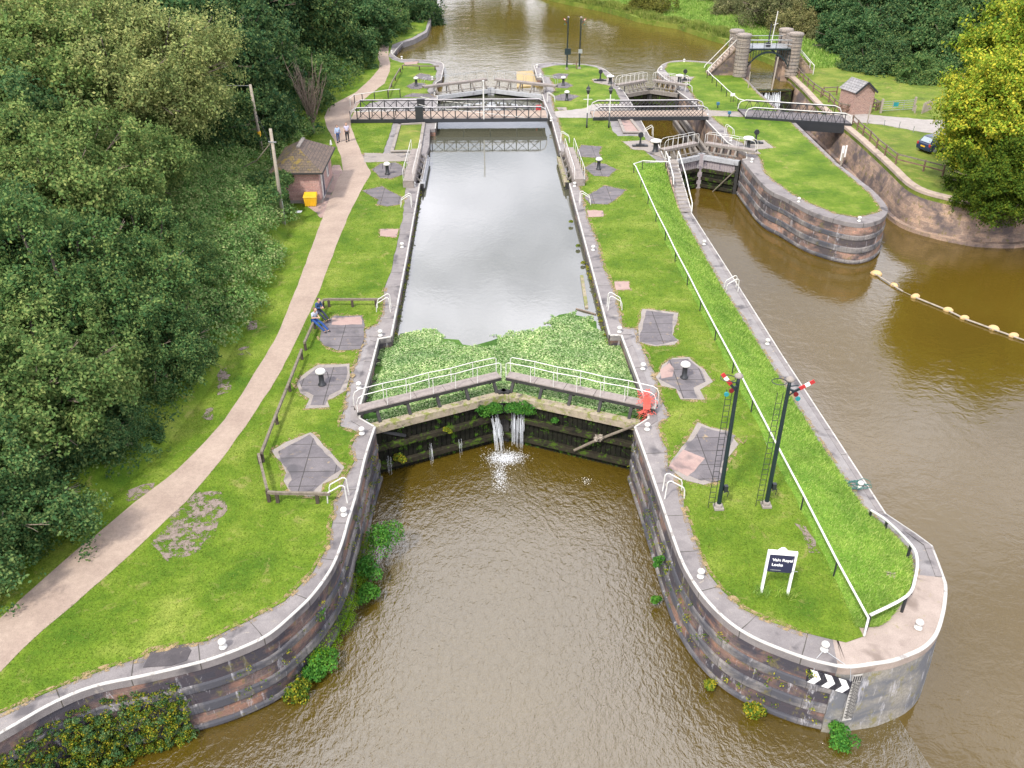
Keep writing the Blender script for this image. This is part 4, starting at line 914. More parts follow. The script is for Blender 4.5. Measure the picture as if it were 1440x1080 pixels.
hoops=[((486,702),0,0,'beside the large slab on the near left coping'),((547,436),0,0,'by the left recess corner near the seated people'),((577,290),0,0,'in front of the open left gate'),
((937,696),0,PI,'on the near right coping beside the pink slab'),((857,434),0,PI,'by the right recess corner of the chamber'),((817,287),0,PI,'in front of the open right gate'),((790,200),0,PI,'behind the open right gate near the truss bridge'),
((1034,408),-2,0,'on the low right walkway with a small plate'),((916,191),0,0,'left of the small lock water'),((1021,190),0,PI,'right of the small lock beyond its near gates'),((964,129),0,PI,'right of the small lock near the far gates'),((771,143),0,PI,'beyond the right end of the truss bridge')]
for i,((x,y),z,rz,l) in enumerate(hoops):
    l='white ladder grab hoops '+l
    q=at(x,y,z+.01)
    if i==0: lh.location=q; lh.rotation_euler=(0,0,rz); lh['label']=l; lh['group']='ladder hoops'
    else: dup(lh,q,rz,l,'ladder hoops')
# ================================================================ semaphore signals
def signal(p,H,label,armdir,near=True,board=None):
    t=thing('semaphore_signal',label,'signal',tuple(p))
    b=MB(); b.lathe([(.10,.1),(.10,.3),(.09,H*.5),(.075,H-.2),(.075,H)],tuple(p),12); b.build('post',M['signal'],t,smooth=True)
    b=MB(); b.box((p.x,p.y,.07),(.42,.42,.14)); b.lathe([(.17,.12),(.16,.26),(.12,.3)],tuple(p),12); b.build('footing',M['kerb'],t,bevel=.04)
    b=MB(); b.lathe([(.12,0),(.17,.03),(.18,.10),(.11,.17),(.03,.22),(.0,.23)],(p.x,p.y,p.z+H),14); b.build('cap',M['kerb'],t,smooth=True)
    a=Vector(armdir).normalized(); piv=p+Vector((a.x*.28,a.y*.28-.1,H-.42)); up=Vector((0,1,0))
    nrm=Vector((a.x,a.y,0)).normalized()
    b=MB(); b.bar(p+Vector((0,-.05,H-.35)),piv,.07,.07); b.bar(p+Vector((0,-.05,H-.7)),piv,.04,.05); b.bar(p+Vector((0,0,H-.25)),p+Vector((nrm.x*.35,-.1,H-.15)),.04,.04)
    b.build('bracket',M['signal'],t)
    s_=MB(); s_.bar(piv-a*.12,piv+a*.22,.10,.06,up=up); sp=s_.build('spectacle',M['signal'],t)
    side=a.cross(Vector((0,1,0))).normalized()
    if side.z>0: side=-side
    sc2=1 if near else .6
    for k,mt_ in enumerate(('redglass','cyan')):
        c_=piv-a*(.02+.02*k)+side*(.13+.24*k)+Vector((0,-.05,0)); l=MB()
        n=14; base=len(l.v)
        l.tube([c_+Vector((0,-.03,0)),c_+Vector((0,.03,0))],.10*sc2,14); l.build('lens',M[mt_],sp)
    ar=MB(); 
    sc_=1 if near else .65
    for k,(x0,x1,mt_) in enumerate(((.2*sc_,.46*sc_,'red'),(.46*sc_,.66*sc_,'signwhite'),(.66*sc_,.86*sc_,'red'))):
        m_=MB(); m_.bar(piv+a*x0,piv+a*(x1-.003),.05 if k!=1 else .05,.17,up=side); 
        # arm blade: flat board facing the canal
        m_=MB(); q0=piv+a*x0; q1=piv+a*x1; w=side*(.08 if near else .055)
        for yy in (0,):
            m_.loft([[q0-w+Vector((0,-.02,0)),q1-w+Vector((0,-.02,0))],[q0+w+Vector((0,-.02,0)),q1+w+Vector((0,-.02,0))],[q0+w+Vector((0,.02,0)),q1+w+Vector((0,.02,0))],[q0-w+Vector((0,.02,0)),q1-w+Vector((0,.02,0))],[q0-w+Vector((0,-.02,0)),q1-w+Vector((0,-.02,0))]])
            m_.quad(q1-w+Vector((0,-.02,0)),q1+w+Vector((0,-.02,0)),q1+w+Vector((0,.02,0)),q1-w+Vector((0,.02,0)))
        m_.build('arm',M[mt_],t)
    if near:
        lx=-.46; b=MB()
        for x in (lx,lx+.26): b.tube([(p.x+x,p.y,.02),(p.x+x*.9,p.y,H-.55)],.014,5)
        for k in range(int((H-.9)/.28)):
            z=.35+k*.28; f_=1-.1*z/H; b.bar((p.x+lx*f_,p.y,z),(p.x+(lx+.26)*f_,p.y,z),.018,.018)
        b.build('ladder',M['black'],t)
        b=MB(); ring=[(p.x-.42+.3*math.cos(k*PI/9),p.y+.25*math.sin(k*PI/9),H-.02) for k in range(19)]; b.tube(ring,.018,5,cap=False); b.build('safety_hoop',M['black'],t)
        b=MB(); b.box((p.x+.18,p.y-.05,1.15),(.16,.16,.3)); b.tube([(p.x+.1,p.y-.05,.9),(p.x+.32,p.y-.05,1.0),(p.x+.3,p.y-.05,.7)],.02,5); b.build('lever_box',M['black'],t)
    if board:
        b=MB(); b.box((p.x+.05,p.y-.15,p.z+H*.36),(board[0],.05,board[1])); b.build('board',M[board[2]],t)
    return t
signal(at(1010,715),6.7,'tall dark semaphore signal, left of the near pair, arm raised to the left',(-.62,.0,.78))
signal(at(1077,712),6.45,'tall dark semaphore signal, right of the near pair, arm pointing right over the pool',(.84,.0,.54))
signal(at(797,98),6.3,'distant semaphore signal on the river lawn with a dark square board',(-.7,.0,.7),near=False,board=(.8,.75,'signal'))
signal(at(814.5,97),6.2,'distant semaphore signal on the river lawn with a pale blue board',(.7,.0,.7),near=False,board=(.5,.5,'galv'))
b=MB(); p=at(810.5,97); b.bar(p,p+Vector((0,0,.9)),.12,.12); b.bar(p+Vector((-.5,0,.6)),p+Vector((.1,0,.65)),.08,.08); tag(b.build('lever_frame',M['fencebrown']),'small brown lever post between the two distant signals','post')
# ================================================================ lamp posts
lp=thing('lamp_post','x','lamp post')
b=MB(); b.lathe([(.10,0),(.09,.3),(.07,.35),(.065,1.55)],n=10); b.build('lower_post',M['black'],lp,smooth=True)
b=MB(); b.lathe([(.06,1.55),(.05,3.4)],n=10); b.bar((-.45,0,2.9),(.45,0,2.9),.05,.05); b.build('upper_post',M['white'],lp)
b=MB(); b.lathe([(.05,3.4),(.13,3.5),(.22,3.95),(.22,3.97),(.14,4.12),(.04,4.2),(.02,4.4)],n=6); ln=b.build('lantern',M['black'],lp)
b=MB(); b.lathe([(.135,3.54),(.215,3.92)],n=6); b.build('glass',M['galv'],ln)
lp.location=at(825,180); lp['label']='left of the two white and black lantern posts in front of the lattice footbridge'; lp['group']='lamp posts'
dup(lp,at(856,180),0,'right of the two white and black lantern posts in front of the lattice footbridge','lamp posts')
# ================================================================ signs
p0=at(1070,834); p1=at(1107,837); d=(p1-p0).normalized(); Wd=(p1-p0).length
t=thing('location_sign','white framed navy sign on two posts, lettered Vale Royal Locks','sign',tuple(p0)); nrm=Vector((d.y,-d.x,0))
Hs=2.15
for q in (p0,p1):
    b=MB(); b.bar(q,q+Vector((0,0,Hs)),.09,.09); b.build('post',M['signwhite'],t)
b=MB(); b.bar(p0+Vector((0,0,Hs-.02))-d*.045,p1+Vector((0,0,Hs-.02))+d*.045,.1,.16)
arc=[p0+d*(Wd*(.30+.4*k/12))+Vector((0,0,Hs+.05+.17*math.sin(PI*k/12))) for k in range(13)]
n=len(b.v)
b.loft([[a+nrm*.045 for a in arc],[Vector((a.x,a.y,Hs))+nrm*.045 for a in arc]]); b.loft([[a+nrm*.045 for a in arc],[a-nrm*.045 for a in arc]]); b.loft([[a-nrm*.045 for a in arc],[Vector((a.x,a.y,Hs))-nrm*.045 for a in arc]])
b.build('frame',M['signwhite'],t)
b=MB(); b.bar(p0+d*.045+Vector((0,0,1.62))+nrm*.02,p1-d*.045+Vector((0,0,1.62))+nrm*.02,.05,.86); pn=b.build('panel',M['navy'],t)
def text(body,size,loc,d,nrm,mat,parent,name='lettering',off=0,bold=.0,tilt=None):
    cu=bpy.data.curves.new('t','FONT'); cu.body=body; cu.size=size; cu.extrude=.004; cu.offset=off
    tmp=bpy.data.objects.new('tmp',cu); C.objects.link(tmp); bpy.context.view_layer.update()
    me=bpy.data.meshes.new_from_object(tmp.evaluated_get(bpy.context.evaluated_depsgraph_get())); bpy.data.objects.remove(tmp)
    up=Vector((0,0,1)) if tilt is None else tilt
    Mx=Matrix(((d.x,up.x,nrm.x,loc.x),(d.y,up.y,nrm.y,loc.y),(d.z,up.z,nrm.z,loc.z),(0,0,0,1))); me.transform(Mx)
    o0=wl(root_of(parent)); me.transform(Matrix.Translation(-o0)); me.materials.clear(); me.materials.append(mat)
    return addobj(name,me,parent)
fr=nrm*.05
text('Vale Royal',.178,p0+d*.17+Vector((0,0,1.74))+fr,d,nrm,M['signwhite'],pn,off=.005)
text('Locks',.178,p0+d*.17+Vector((0,0,1.50))+fr,d,nrm,M['signwhite'],pn,off=.005)
for x0,x1 in ((.15,.55),(.95,1.18)):
    b=MB(); b.bar(p0+d*x0+Vector((0,0,1.29))+fr,p0+d*x1+Vector((0,0,1.29))+fr,.012,.028); b.build('small_line',M['galv'],pn)
# chevron board hung on the wall
tl=Vector(at(1143,938,-.42)); 
def wallpt(x,y,z): return at(x,y,z)
A_=at(1144.5,937,-.45); B_=at(1192.5,951.5,-.45); d=(B_-A_); d.z=0; Wc=1.5; d.normalize(); nrm=Vector((d.y,-d.x,0)); Cc=(A_+B_)/2+nrm*.22; A0=Cc-d*Wc/2; hh=.66
t=thing('chevron_board','black and white chevron board hung on the wall below the island tip','sign',tuple(A0))
Z0=-.42
def cp(u,v,e=0): return A0+d*(u*Wc)+Vector((0,0,Z0-hh*(1-v)))-Vector((0,0,A0.z))+nrm*e
b=MB(); b.loft([[cp(0,1),cp(1,1)],[cp(0,0),cp(1,0)],[cp(0,0,-.03),cp(1,0,-.03)],[cp(0,1,-.03),cp(1,1,-.03)],[cp(0,1),cp(1,1)]]); b.build('board',M['blackboard'],t)
for k in range(3):
    u0=.04+k*.325; w=.165; tp=.12
    b=MB(); b.quad(cp(u0,1,.006),cp(u0+w,1,.006),cp(u0+w+tp,.5,.006),cp(u0+tp,.5,.006)); b.quad(cp(u0+tp,.5,.006),cp(u0+w+tp,.5,.006),cp(u0+w,0,.006),cp(u0,0,.006)); b.build('chevron',M['signwhite'],t)
q=at(1159,914,.3)
b=MB(); b.tube([q,cp(.12,1,.0)+Vector((0,0,.42))-nrm*.2,cp(.12,1,.01)],.012,5); b.tube([q,cp(.9,1,.0)+Vector((0,0,.42))-nrm*.2,cp(.95,1,.01)],.012,5); b.build('rope',M['galv'],t)
# gridded depth gauge panel in the wall joint
A_=at(1195,941,-.3); e=Vector((.95,.12,0)).normalized(); nr=Vector((e.y,-e.x,0)); t=thing('vent_panel','narrow black and white gridded strip down the wall joint beside the chevron board','panel',tuple(A_))
A_=A_+nr*.26
b=MB(); b.quad(A_,A_+e*.36,A_+e*.36+nr*.12+Vector((0,0,-2.35)),A_+nr*.12+Vector((0,0,-2.35))); b.build('backing',M['whiteline'],t)
b=MB()
for i in range(26):
    for j in range(2):
        z=-.42-i*.072; w=.15; x=.03+j*.17+(.06 if i%2 else 0)
        if x+w>.35: w=.35-x
        o=A_+nr*(.02-.12*z/2.35*.0+.125*(-z)/2.35)
        b.quad(o+e*x+Vector((0,0,z)),o+e*(x+w)+Vector((0,0,z)),o+e*(x+w)+Vector((0,0,z+.04)),o+e*x+Vector((0,0,z+.04)))
for j in range(4):
    o=A_+nr*.03; x=.03+j*.085; b.quad(o+e*x+Vector((0,0,-.35)),o+e*(x+.05)+Vector((0,0,-.35)),o+e*(x+.05)+Vector((0,0,-.06)),o+e*x+Vector((0,0,-.06)))
b.build('grid',M['blackboard'],t)
# ================================================================ buoys on a boom
t=thing('boom_pole','pale jointed pole linking the row of floats in the side pool','boom',tuple(at(1225,385,LOW)))
bp=[at(x,y,LOW+.1) for x,y in [(1224,383),(1234,387),(1257,402),(1270,410),(1287,418),(1334,437),(1356,448),(1397,463),(1425,473),(1450,482),(1500,500)]]
for i in range(len(bp)-1):
    b=MB(); b.tube([bp[i].lerp(bp[i+1],.03),bp[i].lerp(bp[i+1],.97)],.06 if i!=3 else .02,7); b.build('pole',M['pole_wood'],t)
by=None
for i,((x,y),l) in enumerate([((1232,386),'pale block float nearest the right island tip'),((1257,402),'second block float from the right island tip'),((1287,418),'third block float from the right island tip, on its own'),((1333,437),'fourth block float, in the middle of the boom'),((1356,448),'fifth block float, just after the middle of the boom'),((1397,463),'sixth block float, second from the right edge'),((1425,473),'block float nearest the right edge of the picture')]):
    q=at(x,y,LOW)
    if by is None:
        by=thing('float_buoy',l,'buoy',group='floats on the boom'); b=MB()
        b.lathe([(.02,-.12),(.26,-.1),(.36,.02),(.34,.16),(.2,.3),(.04,.34)],(0,0,0),9,1.25,.8); b.build('shell',M['yellowfloat'] if 'yellowfloat' in M else M['pole_wood'],by,bevel=.03)
        by.location=q; by.rotation_euler=(0,0,-.5)
    else: dup(by,q,rng.random()*1.2-.9,l,'floats on the boom',.68+.25*rng.random())
# ================================================================ hut on the left
hx0,hx1,hy0,hy1=-17.0,-13.5,69.3,75.6   # right wall at hx1, front at hy0
t=thing('brick_hut','pink block hut with a mossy hipped tile roof beside the path','hut',((hx0+hx1)/2,(hy0+hy1)/2,0)); hw=2.7
b=MB()
for a_,c_ in (((hx0,hy0),(hx1,hy0)),((hx1,hy0),(hx1,hy1)),((hx1,hy1),(hx0,hy1)),((hx0,hy1),(hx0,hy0))): 
    b.quad((*a_,0),(*c_,0),(*c_,hw),(*a_,hw))
b.build('wall',M['hutbrick'],t)
b=MB(); 
for a_,c_ in (((hx0-.05,hy0-.05),(hx1+.05,hy0-.05)),((hx1+.05,hy0-.05),(hx1+.05,hy1+.05))): b.quad((*a_,0),(*c_,0),(*c_,.3),(*a_,.3))
b.build('plinth',M['kerb'],t)
ov=.4; X0,X1,Y0,Y1=hx0-ov,hx1+ov,hy0-ov,hy1+ov; xm=(X0+X1)/2; rz=hw+1.35; ya=Y0+2.3; yb=Y1-2.3
def rq(mat,pts,uv):
    b=MB(); n=len(pts); b.v+=[tuple(p) for p in pts]; b.face(range(n),uv); return b.build('roof',M[mat],t)
sl_=math.hypot((X1-X0)/2,1.45)
r1=rq('tile',[(X1,Y0,hw-.05),(X1,Y1,hw-.05),(xm,yb,rz),(xm,ya,rz)],[(0,0),(Y1-Y0,0),(yb-Y0,sl_),(ya-Y0,sl_)])
rq('tilemoss',[(X0,Y1,hw-.05),(X0,Y0,hw-.05),(xm,ya,rz),(xm,yb,rz)],[(0,0),(Y1-Y0,0),(Y1-ya,sl_),(Y1-yb,sl_)])
rq('tilemoss',[(X0,Y0,hw-.05),(X1,Y0,hw-.05),(xm,ya,rz)],[(0,0),(X1-X0,0),((X1-X0)/2,sl_)])
rq('tile',[(X1,Y1,hw-.05),(X0,Y1,hw-.05),(xm,yb,rz)],[(0,0),(X1-X0,0),((X1-X0)/2,sl_)])
b=MB(); b.bar((xm,ya-.05,rz+.03),(xm,yb+.05,rz+.03),.28,.1); b.build('ridge',M['kerb'],t)
b=MB(); b.bar((X0,Y0-.02,hw-.1),(X1,Y0-.02,hw-.1),.05,.13); b.bar((X1+.02,Y0,hw-.1),(X1+.02,Y1,hw-.1),.05,.13); b.poly([(X0,Y0,hw-.08),(X1,Y0,hw-.08),(X1,Y1,hw-.08),(X0,Y1,hw-.08)]); b.build('eaves',M['dark'],t)
for (y0,y1,z0,z1) in ((70.1,71.2,.1,2.15),(72.9,73.6,1.0,2.0)):
    b=MB(); b.box((hx1+.03,(y0+y1)/2,(z0+z1)/2),(.1,y1-y0,z1-z0)); fr_=b.build('door' if z0<.5 else 'window',M['white'],t)
    b=MB(); b.box((hx1+.05,(y0+y1)/2+.05,(z0+z1)/2),(.08,y1-y0-.35,z1-z0-.2)); b.build('panel' if z0<.5 else 'pane',M['navy'],fr_)
b=MB(); b.box((hx0+.5,hy0-.02,1.9),(.7,.06,.6)); wn=b.build('window',M['white'],t); b=MB(); b.box((hx0+.5,hy0-.04,1.9),(.5,.06,.45)); b.build('pane',M['navy'],wn)
b=MB(); b.lathe([(.02,0),(.12,.1),(.05,.45),(.02,.5)],(X1-.3,Y1-.1,hw+.1),8); b.build('vent',M['white'],t)
# grit bin
q=Vector((-14.25,68.75,0)); t=thing('grit_bin','yellow grit bin against the front wall of the small hut','bin',(q.x,q.y,.05))
b=MB(); x,y=q.x,q.y
b.loft([[(x-.42,y-.3,.06),(x+.42,y-.3,.06),(x+.42,y+.3,.06),(x-.42,y+.3,.06)],[(x-.5,y-.36,.80),(x+.5,y-.36,.80),(x+.5,y+.36,.80),(x-.5,y+.36,.80)]],closed=True); 
for k in range(7): b.box((x-.39+k*.13,y-.35,.44),(.05,.05,.66))
b.build('body',M['yellow'],t)
b=MB(); b.loft([[(x-.54,y-.4,.80),(x+.54,y-.4,.80),(x+.54,y+.4,.80),(x-.54,y+.4,.80)],[(x-.5,y-.36,.9),(x+.5,y-.36,.9),(x+.5,y+.36,1.04),(x-.5,y+.36,1.04)]],closed=True); b.quad((x-.5,y-.36,.9),(x+.5,y-.36,.9),(x+.5,y+.36,1.04),(x-.5,y+.36,1.04)); b.build('lid',M['yellow'],t)
tag(patch('access_cover',[(417,296),(425,296),(423,299),(415,299)],M['signwhite'],.06,amp=0,step=5),'small white access cover in the ground near the grit bin','cover'); del C.objects['access_cover']['kind']
# utility poles and wires
q1=at(400,320); q1.z=.3; q2=Vector((-19.8,77.5,2.)) 
t=thing('utility_pole','weathered utility pole in front of the small hut roof','utility pole',tuple(q1))
b=MB(); b.lathe([(.15,0),(.11,7.2)],tuple(q1),10); b.build('pole',M['pole_wood'],t,smooth=True)
b=MB(); b.tube([(q1.x+.14,q1.y-.1,.3),(q1.x+.12,q1.y-.1,2.6)],.04,6); b.build('cable_guard',M['galv'],t)
b=MB(); b.bar((q1.x-.25,q1.y-.1,6.6),(q1.x+.3,q1.y-.1,6.55),.07,.07); b.build('crossarm',M['galv'],t)
t2=thing('utility_pole','taller leaning utility pole with yellow band behind the small hut','utility pole',tuple(q2))
pt=at(353,143,7.9); 
b=MB(); b.tube([q2,Vector((q2.x-.15,q2.y,7.6))],.15,10,r1=.11); b.build('pole',M['pole_wood'],t2,smooth=True)
b=MB(); b.tube([Vector((q2.x-.01,q2.y,3.2)),Vector((q2.x-.03,q2.y,3.65))],.165,10); b.build('band',M['yellow'],t2)
b=MB(); b.tube([(q2.x-.1,q2.y,7.4),(q1.x,q1.y,7.0)] if False else [(q2.x-.15,q2.y,7.5),(-27,80.5,6.9),(-36,84,6.9),(-48,88,7.6)],.025,5); tag(b.build('overhead_wire',M['galv']),'thin pale wire running from the taller pole into the trees','wire')
b=MB(); b.tube([(q1.x-.1,q1.y,6.5),(-17.6,67,4.3),(-20.5,71,2.2)],.045,5); tag(b.build('pole_strut',M['pole_wood']),'slanting stay running down from the nearer pole into the brambles','pole stay')
b=MB(); b.tube([(q2.x,q2.y,5.2),(-18.4,75,3.4),(-17.6,71.5,2.9)],.02,5); tag(b.build('cable',M['black']),'dark sagging cable between the taller pole and the hut roof','cable')
# ================================================================ brick shed on the right
q=at(1200,162); sx0,sx1=q.x-.0,q.x+2.3; sy0,sy1=q.y,q.y+2.6; 
a1=Vector((1,-.12,0)).normalized()
def sp(u,v,z): # u along front, v back
    fu=Vector((.98,.2,0)).normalized(); fv=Vector((-.33,.94,0)).normalized(); return Vector((39.55,95.4,0))+fu*u+fv*v+Vector((0,0,z))
W_,D_,H_,G_=2.3,2.4,2.45,.95
t=thing('brick_shed','small red brick shed with a grey gabled roof beside the side channel','shed',tuple(sp(W_/2,D_/2,0)))
b=MB(); b.quad(sp(0,D_,0),sp(0,0,0),sp(0,0,H_),sp(0,D_,H_)); b.quad(sp(W_,0,0),sp(W_,D_,0),sp(W_,D_,H_),sp(W_,0,H_))
n=len(b.v); b.v+=[tuple(sp(0,0,0)),tuple(sp(W_,0,0)),tuple(sp(W_,0,H_)),tuple(sp(W_/2,0,H_+G_)),tuple(sp(0,0,H_))]; b.face(range(n,n+5))
n=len(b.v); b.v+=[tuple(sp(W_,D_,0)),tuple(sp(0,D_,0)),tuple(sp(0,D_,H_)),tuple(sp(W_/2,D_,H_+G_)),tuple(sp(W_,D_,H_))]; b.face(range(n,n+5))
b.build('wall',M['shedbrick'],t)
e=.18; k=e*G_/(W_/2)
for s_ in (0,1):
    b=MB(); xo=-e if s_==0 else W_+e
    b.v+=[tuple(sp(xo,-e,H_-k+.03)),tuple(sp(xo,D_+e,H_-k+.03)),tuple(sp(W_/2,D_+e,H_+G_+.03)),tuple(sp(W_/2,-e,H_+G_+.03))]; b.face((0,1,2,3),((0,0),(D_+.4,0),(D_+.4,1.6),(0,1.6)))
    rf=b.build('roof',M['slate'],t)
    c_=MB(); c_.bar(sp(xo,-e-.02,H_-k-.03),sp(W_/2,-e-.02,H_+G_-.03),.05,.2); c_.build('bargeboard',M['black'],rf)
# ================================================================ fences on the right bank
def postrail(label,feet,h=1.05,rails=(.95,.5),z=.0,pw=.12,group='post and rail fences',mat='fencebrown',top=None):
    F=ats(feet,z); t=thing('post_and_rail_fence',label,'fence',tuple(F[0]),group=group)
    for f in F: b=MB(); b.bar(f,f+Vector((0,0,h)),pw,pw); b.build('post',M[mat],t)
    for r_ in rails:
        b=MB()
        for i in range(len(F)-1): b.bar(F[i]+Vector((0,-.08,r_)),F[i+1]+Vector((0,-.08,r_)),.07,.11)
        b.build('rail',M['rail_wood'] if r_==rails[0] else M[mat],t)
    return t
postrail('post and rail fence above the channel wall between the white bridge and the tree',[(1198,176),(1205,183),(1213,191),(1222.5,199),(1232,209),(1244,219),(1259,231),(1298,241),(1325,248)])
postrail('post and rail fence above the channel wall from the gateway down to the brick shed',[(1118,103),(1123,110),(1129,116),(1135,122),(1143,129),(1154,137),(1165,144),(1172,152),(1182,160)])
postrail('short brown fence of close posts in front of the brick shed',[(1181,158),(1190,160),(1202,160),(1231,156),(1237,155)])
postrail('short dark fence rails left of the brick shed',[(1157,135),(1176,134)])
postrail('dark fence panel running back behind the brick shed',[(1212,146),(1218,148),(1227,151),(1234,155)])
q=ats([(1238,159),(1284,156)]); t=thing('field_gate','pale metal field gate with a green notice across the grassy track','gate',tuple(q[0]),group=None)
for f in q: b=MB(); b.bar(f,f+Vector((0,0,1.5)),.2,.2); b.build('gatepost',M['pole_wood'],t)
b=MB()
for z in (.25,.5,.75,1.0,1.2): b.bar(q[0]+Vector((0,0,z)),q[1]+Vector((0,0,z)),.04,.04)
for k in range(4): m_=q[0].lerp(q[1],k/3); b.bar(m_+Vector((0,0,.2)),m_+Vector((0,0,1.22)),.04,.04)
b.build('bars',M['galv'],t)
m_=q[0].lerp(q[1],.42); b=MB(); b.box((m_.x,m_.y-.06,.85),(.55,.03,.45)); b.build('notice',M['cyan'],t)
q=ats([(1286,159),(1296,160),(1304,157),(1309,154)]); t=thing('wicket_gate','grey weathered picket panel at the right end of the field gate','gate',tuple(q[0]))
for i in range(10): m_=q[1].lerp(q[3],i/9); b=MB(); b.bar(m_,m_+Vector((0,0,1.1+.1*(i%2))),.1,.05); b.build('picket',M['pole_wood'],t)
b=MB(); b.bar(q[0],q[0]+Vector((0,0,.8)),.12,.12); b.bar(q[1]+Vector((0,.05,.9)),q[3]+Vector((0,.05,.9)),.05,.08); b.build('rail',M['pole_wood'],t)
for (x,y,h,l) in ((1219,175,2.0,'tall bare post at the start of the gravel road'),(1243,176.5,.6,'thin short stake left along the gravel road edge'),(1264,180.5,.7,'thin short stake in the middle of the gravel road edge'),(1284,186,.6,'thin short stake nearest the parked car'),(1182,234,1.2,'dark gauge stake at the edge of the right island lawn'),(1052,124,1.9,'slim stake with a small plate beside the weir on the right island')):
    p=at(x,y); b=MB(); b.bar(p,p+Vector((0,0,h)),.09 if h>1 else .05,.09 if h>1 else .05); tag(b.build('post',M['pole_wood'] if h>1 else M['galv']),l,'post')
# water gauge on the channel wall
q=at(1187,205,-.9); b=MB(); b.box((q.x-.1,q.y-.2,-1.6),(.28,.06,1.5)); b.box((q.x+.2,q.y-.2,-1.4),(.16,.06,1.2)); tag(b.build('water_gauge',M['signwhite']),'white water level gauge board on the sandstone channel wall','gauge')
# litter posts, small blue boxes, notice
for (x,y,l) in ((1009,152,'small blue box on a stub by the path on the right island, nearer the river'),(1025,165,'small blue box on a post at the near edge of the crossing path')):
    p=at(x,y); t=thing('marker_box',l,'marker',tuple(p)); b=MB(); b.box((p.x,p.y,.5),(.3,.25,.28)); b.build('box',M['bluebox'],t); b=MB(); b.bar(p,p+Vector((0,0,.4)),.1,.1); b.build('stub',M['black'],t)
p=at(1029,144); t=thing('notice_board','little white notice on dark legs beside the island handrail','notice',tuple(p)); b=MB(); b.box((p.x,p.y,.85),(.5,.04,.32)); b.build('board',M['signwhite'],t)
for s_ in (-.15,.15): b=MB(); b.bar(p+Vector((s_,0,0)),p+Vector((s_,0,.75)),.05,.05); b.build('leg',M['brownpost'],t)
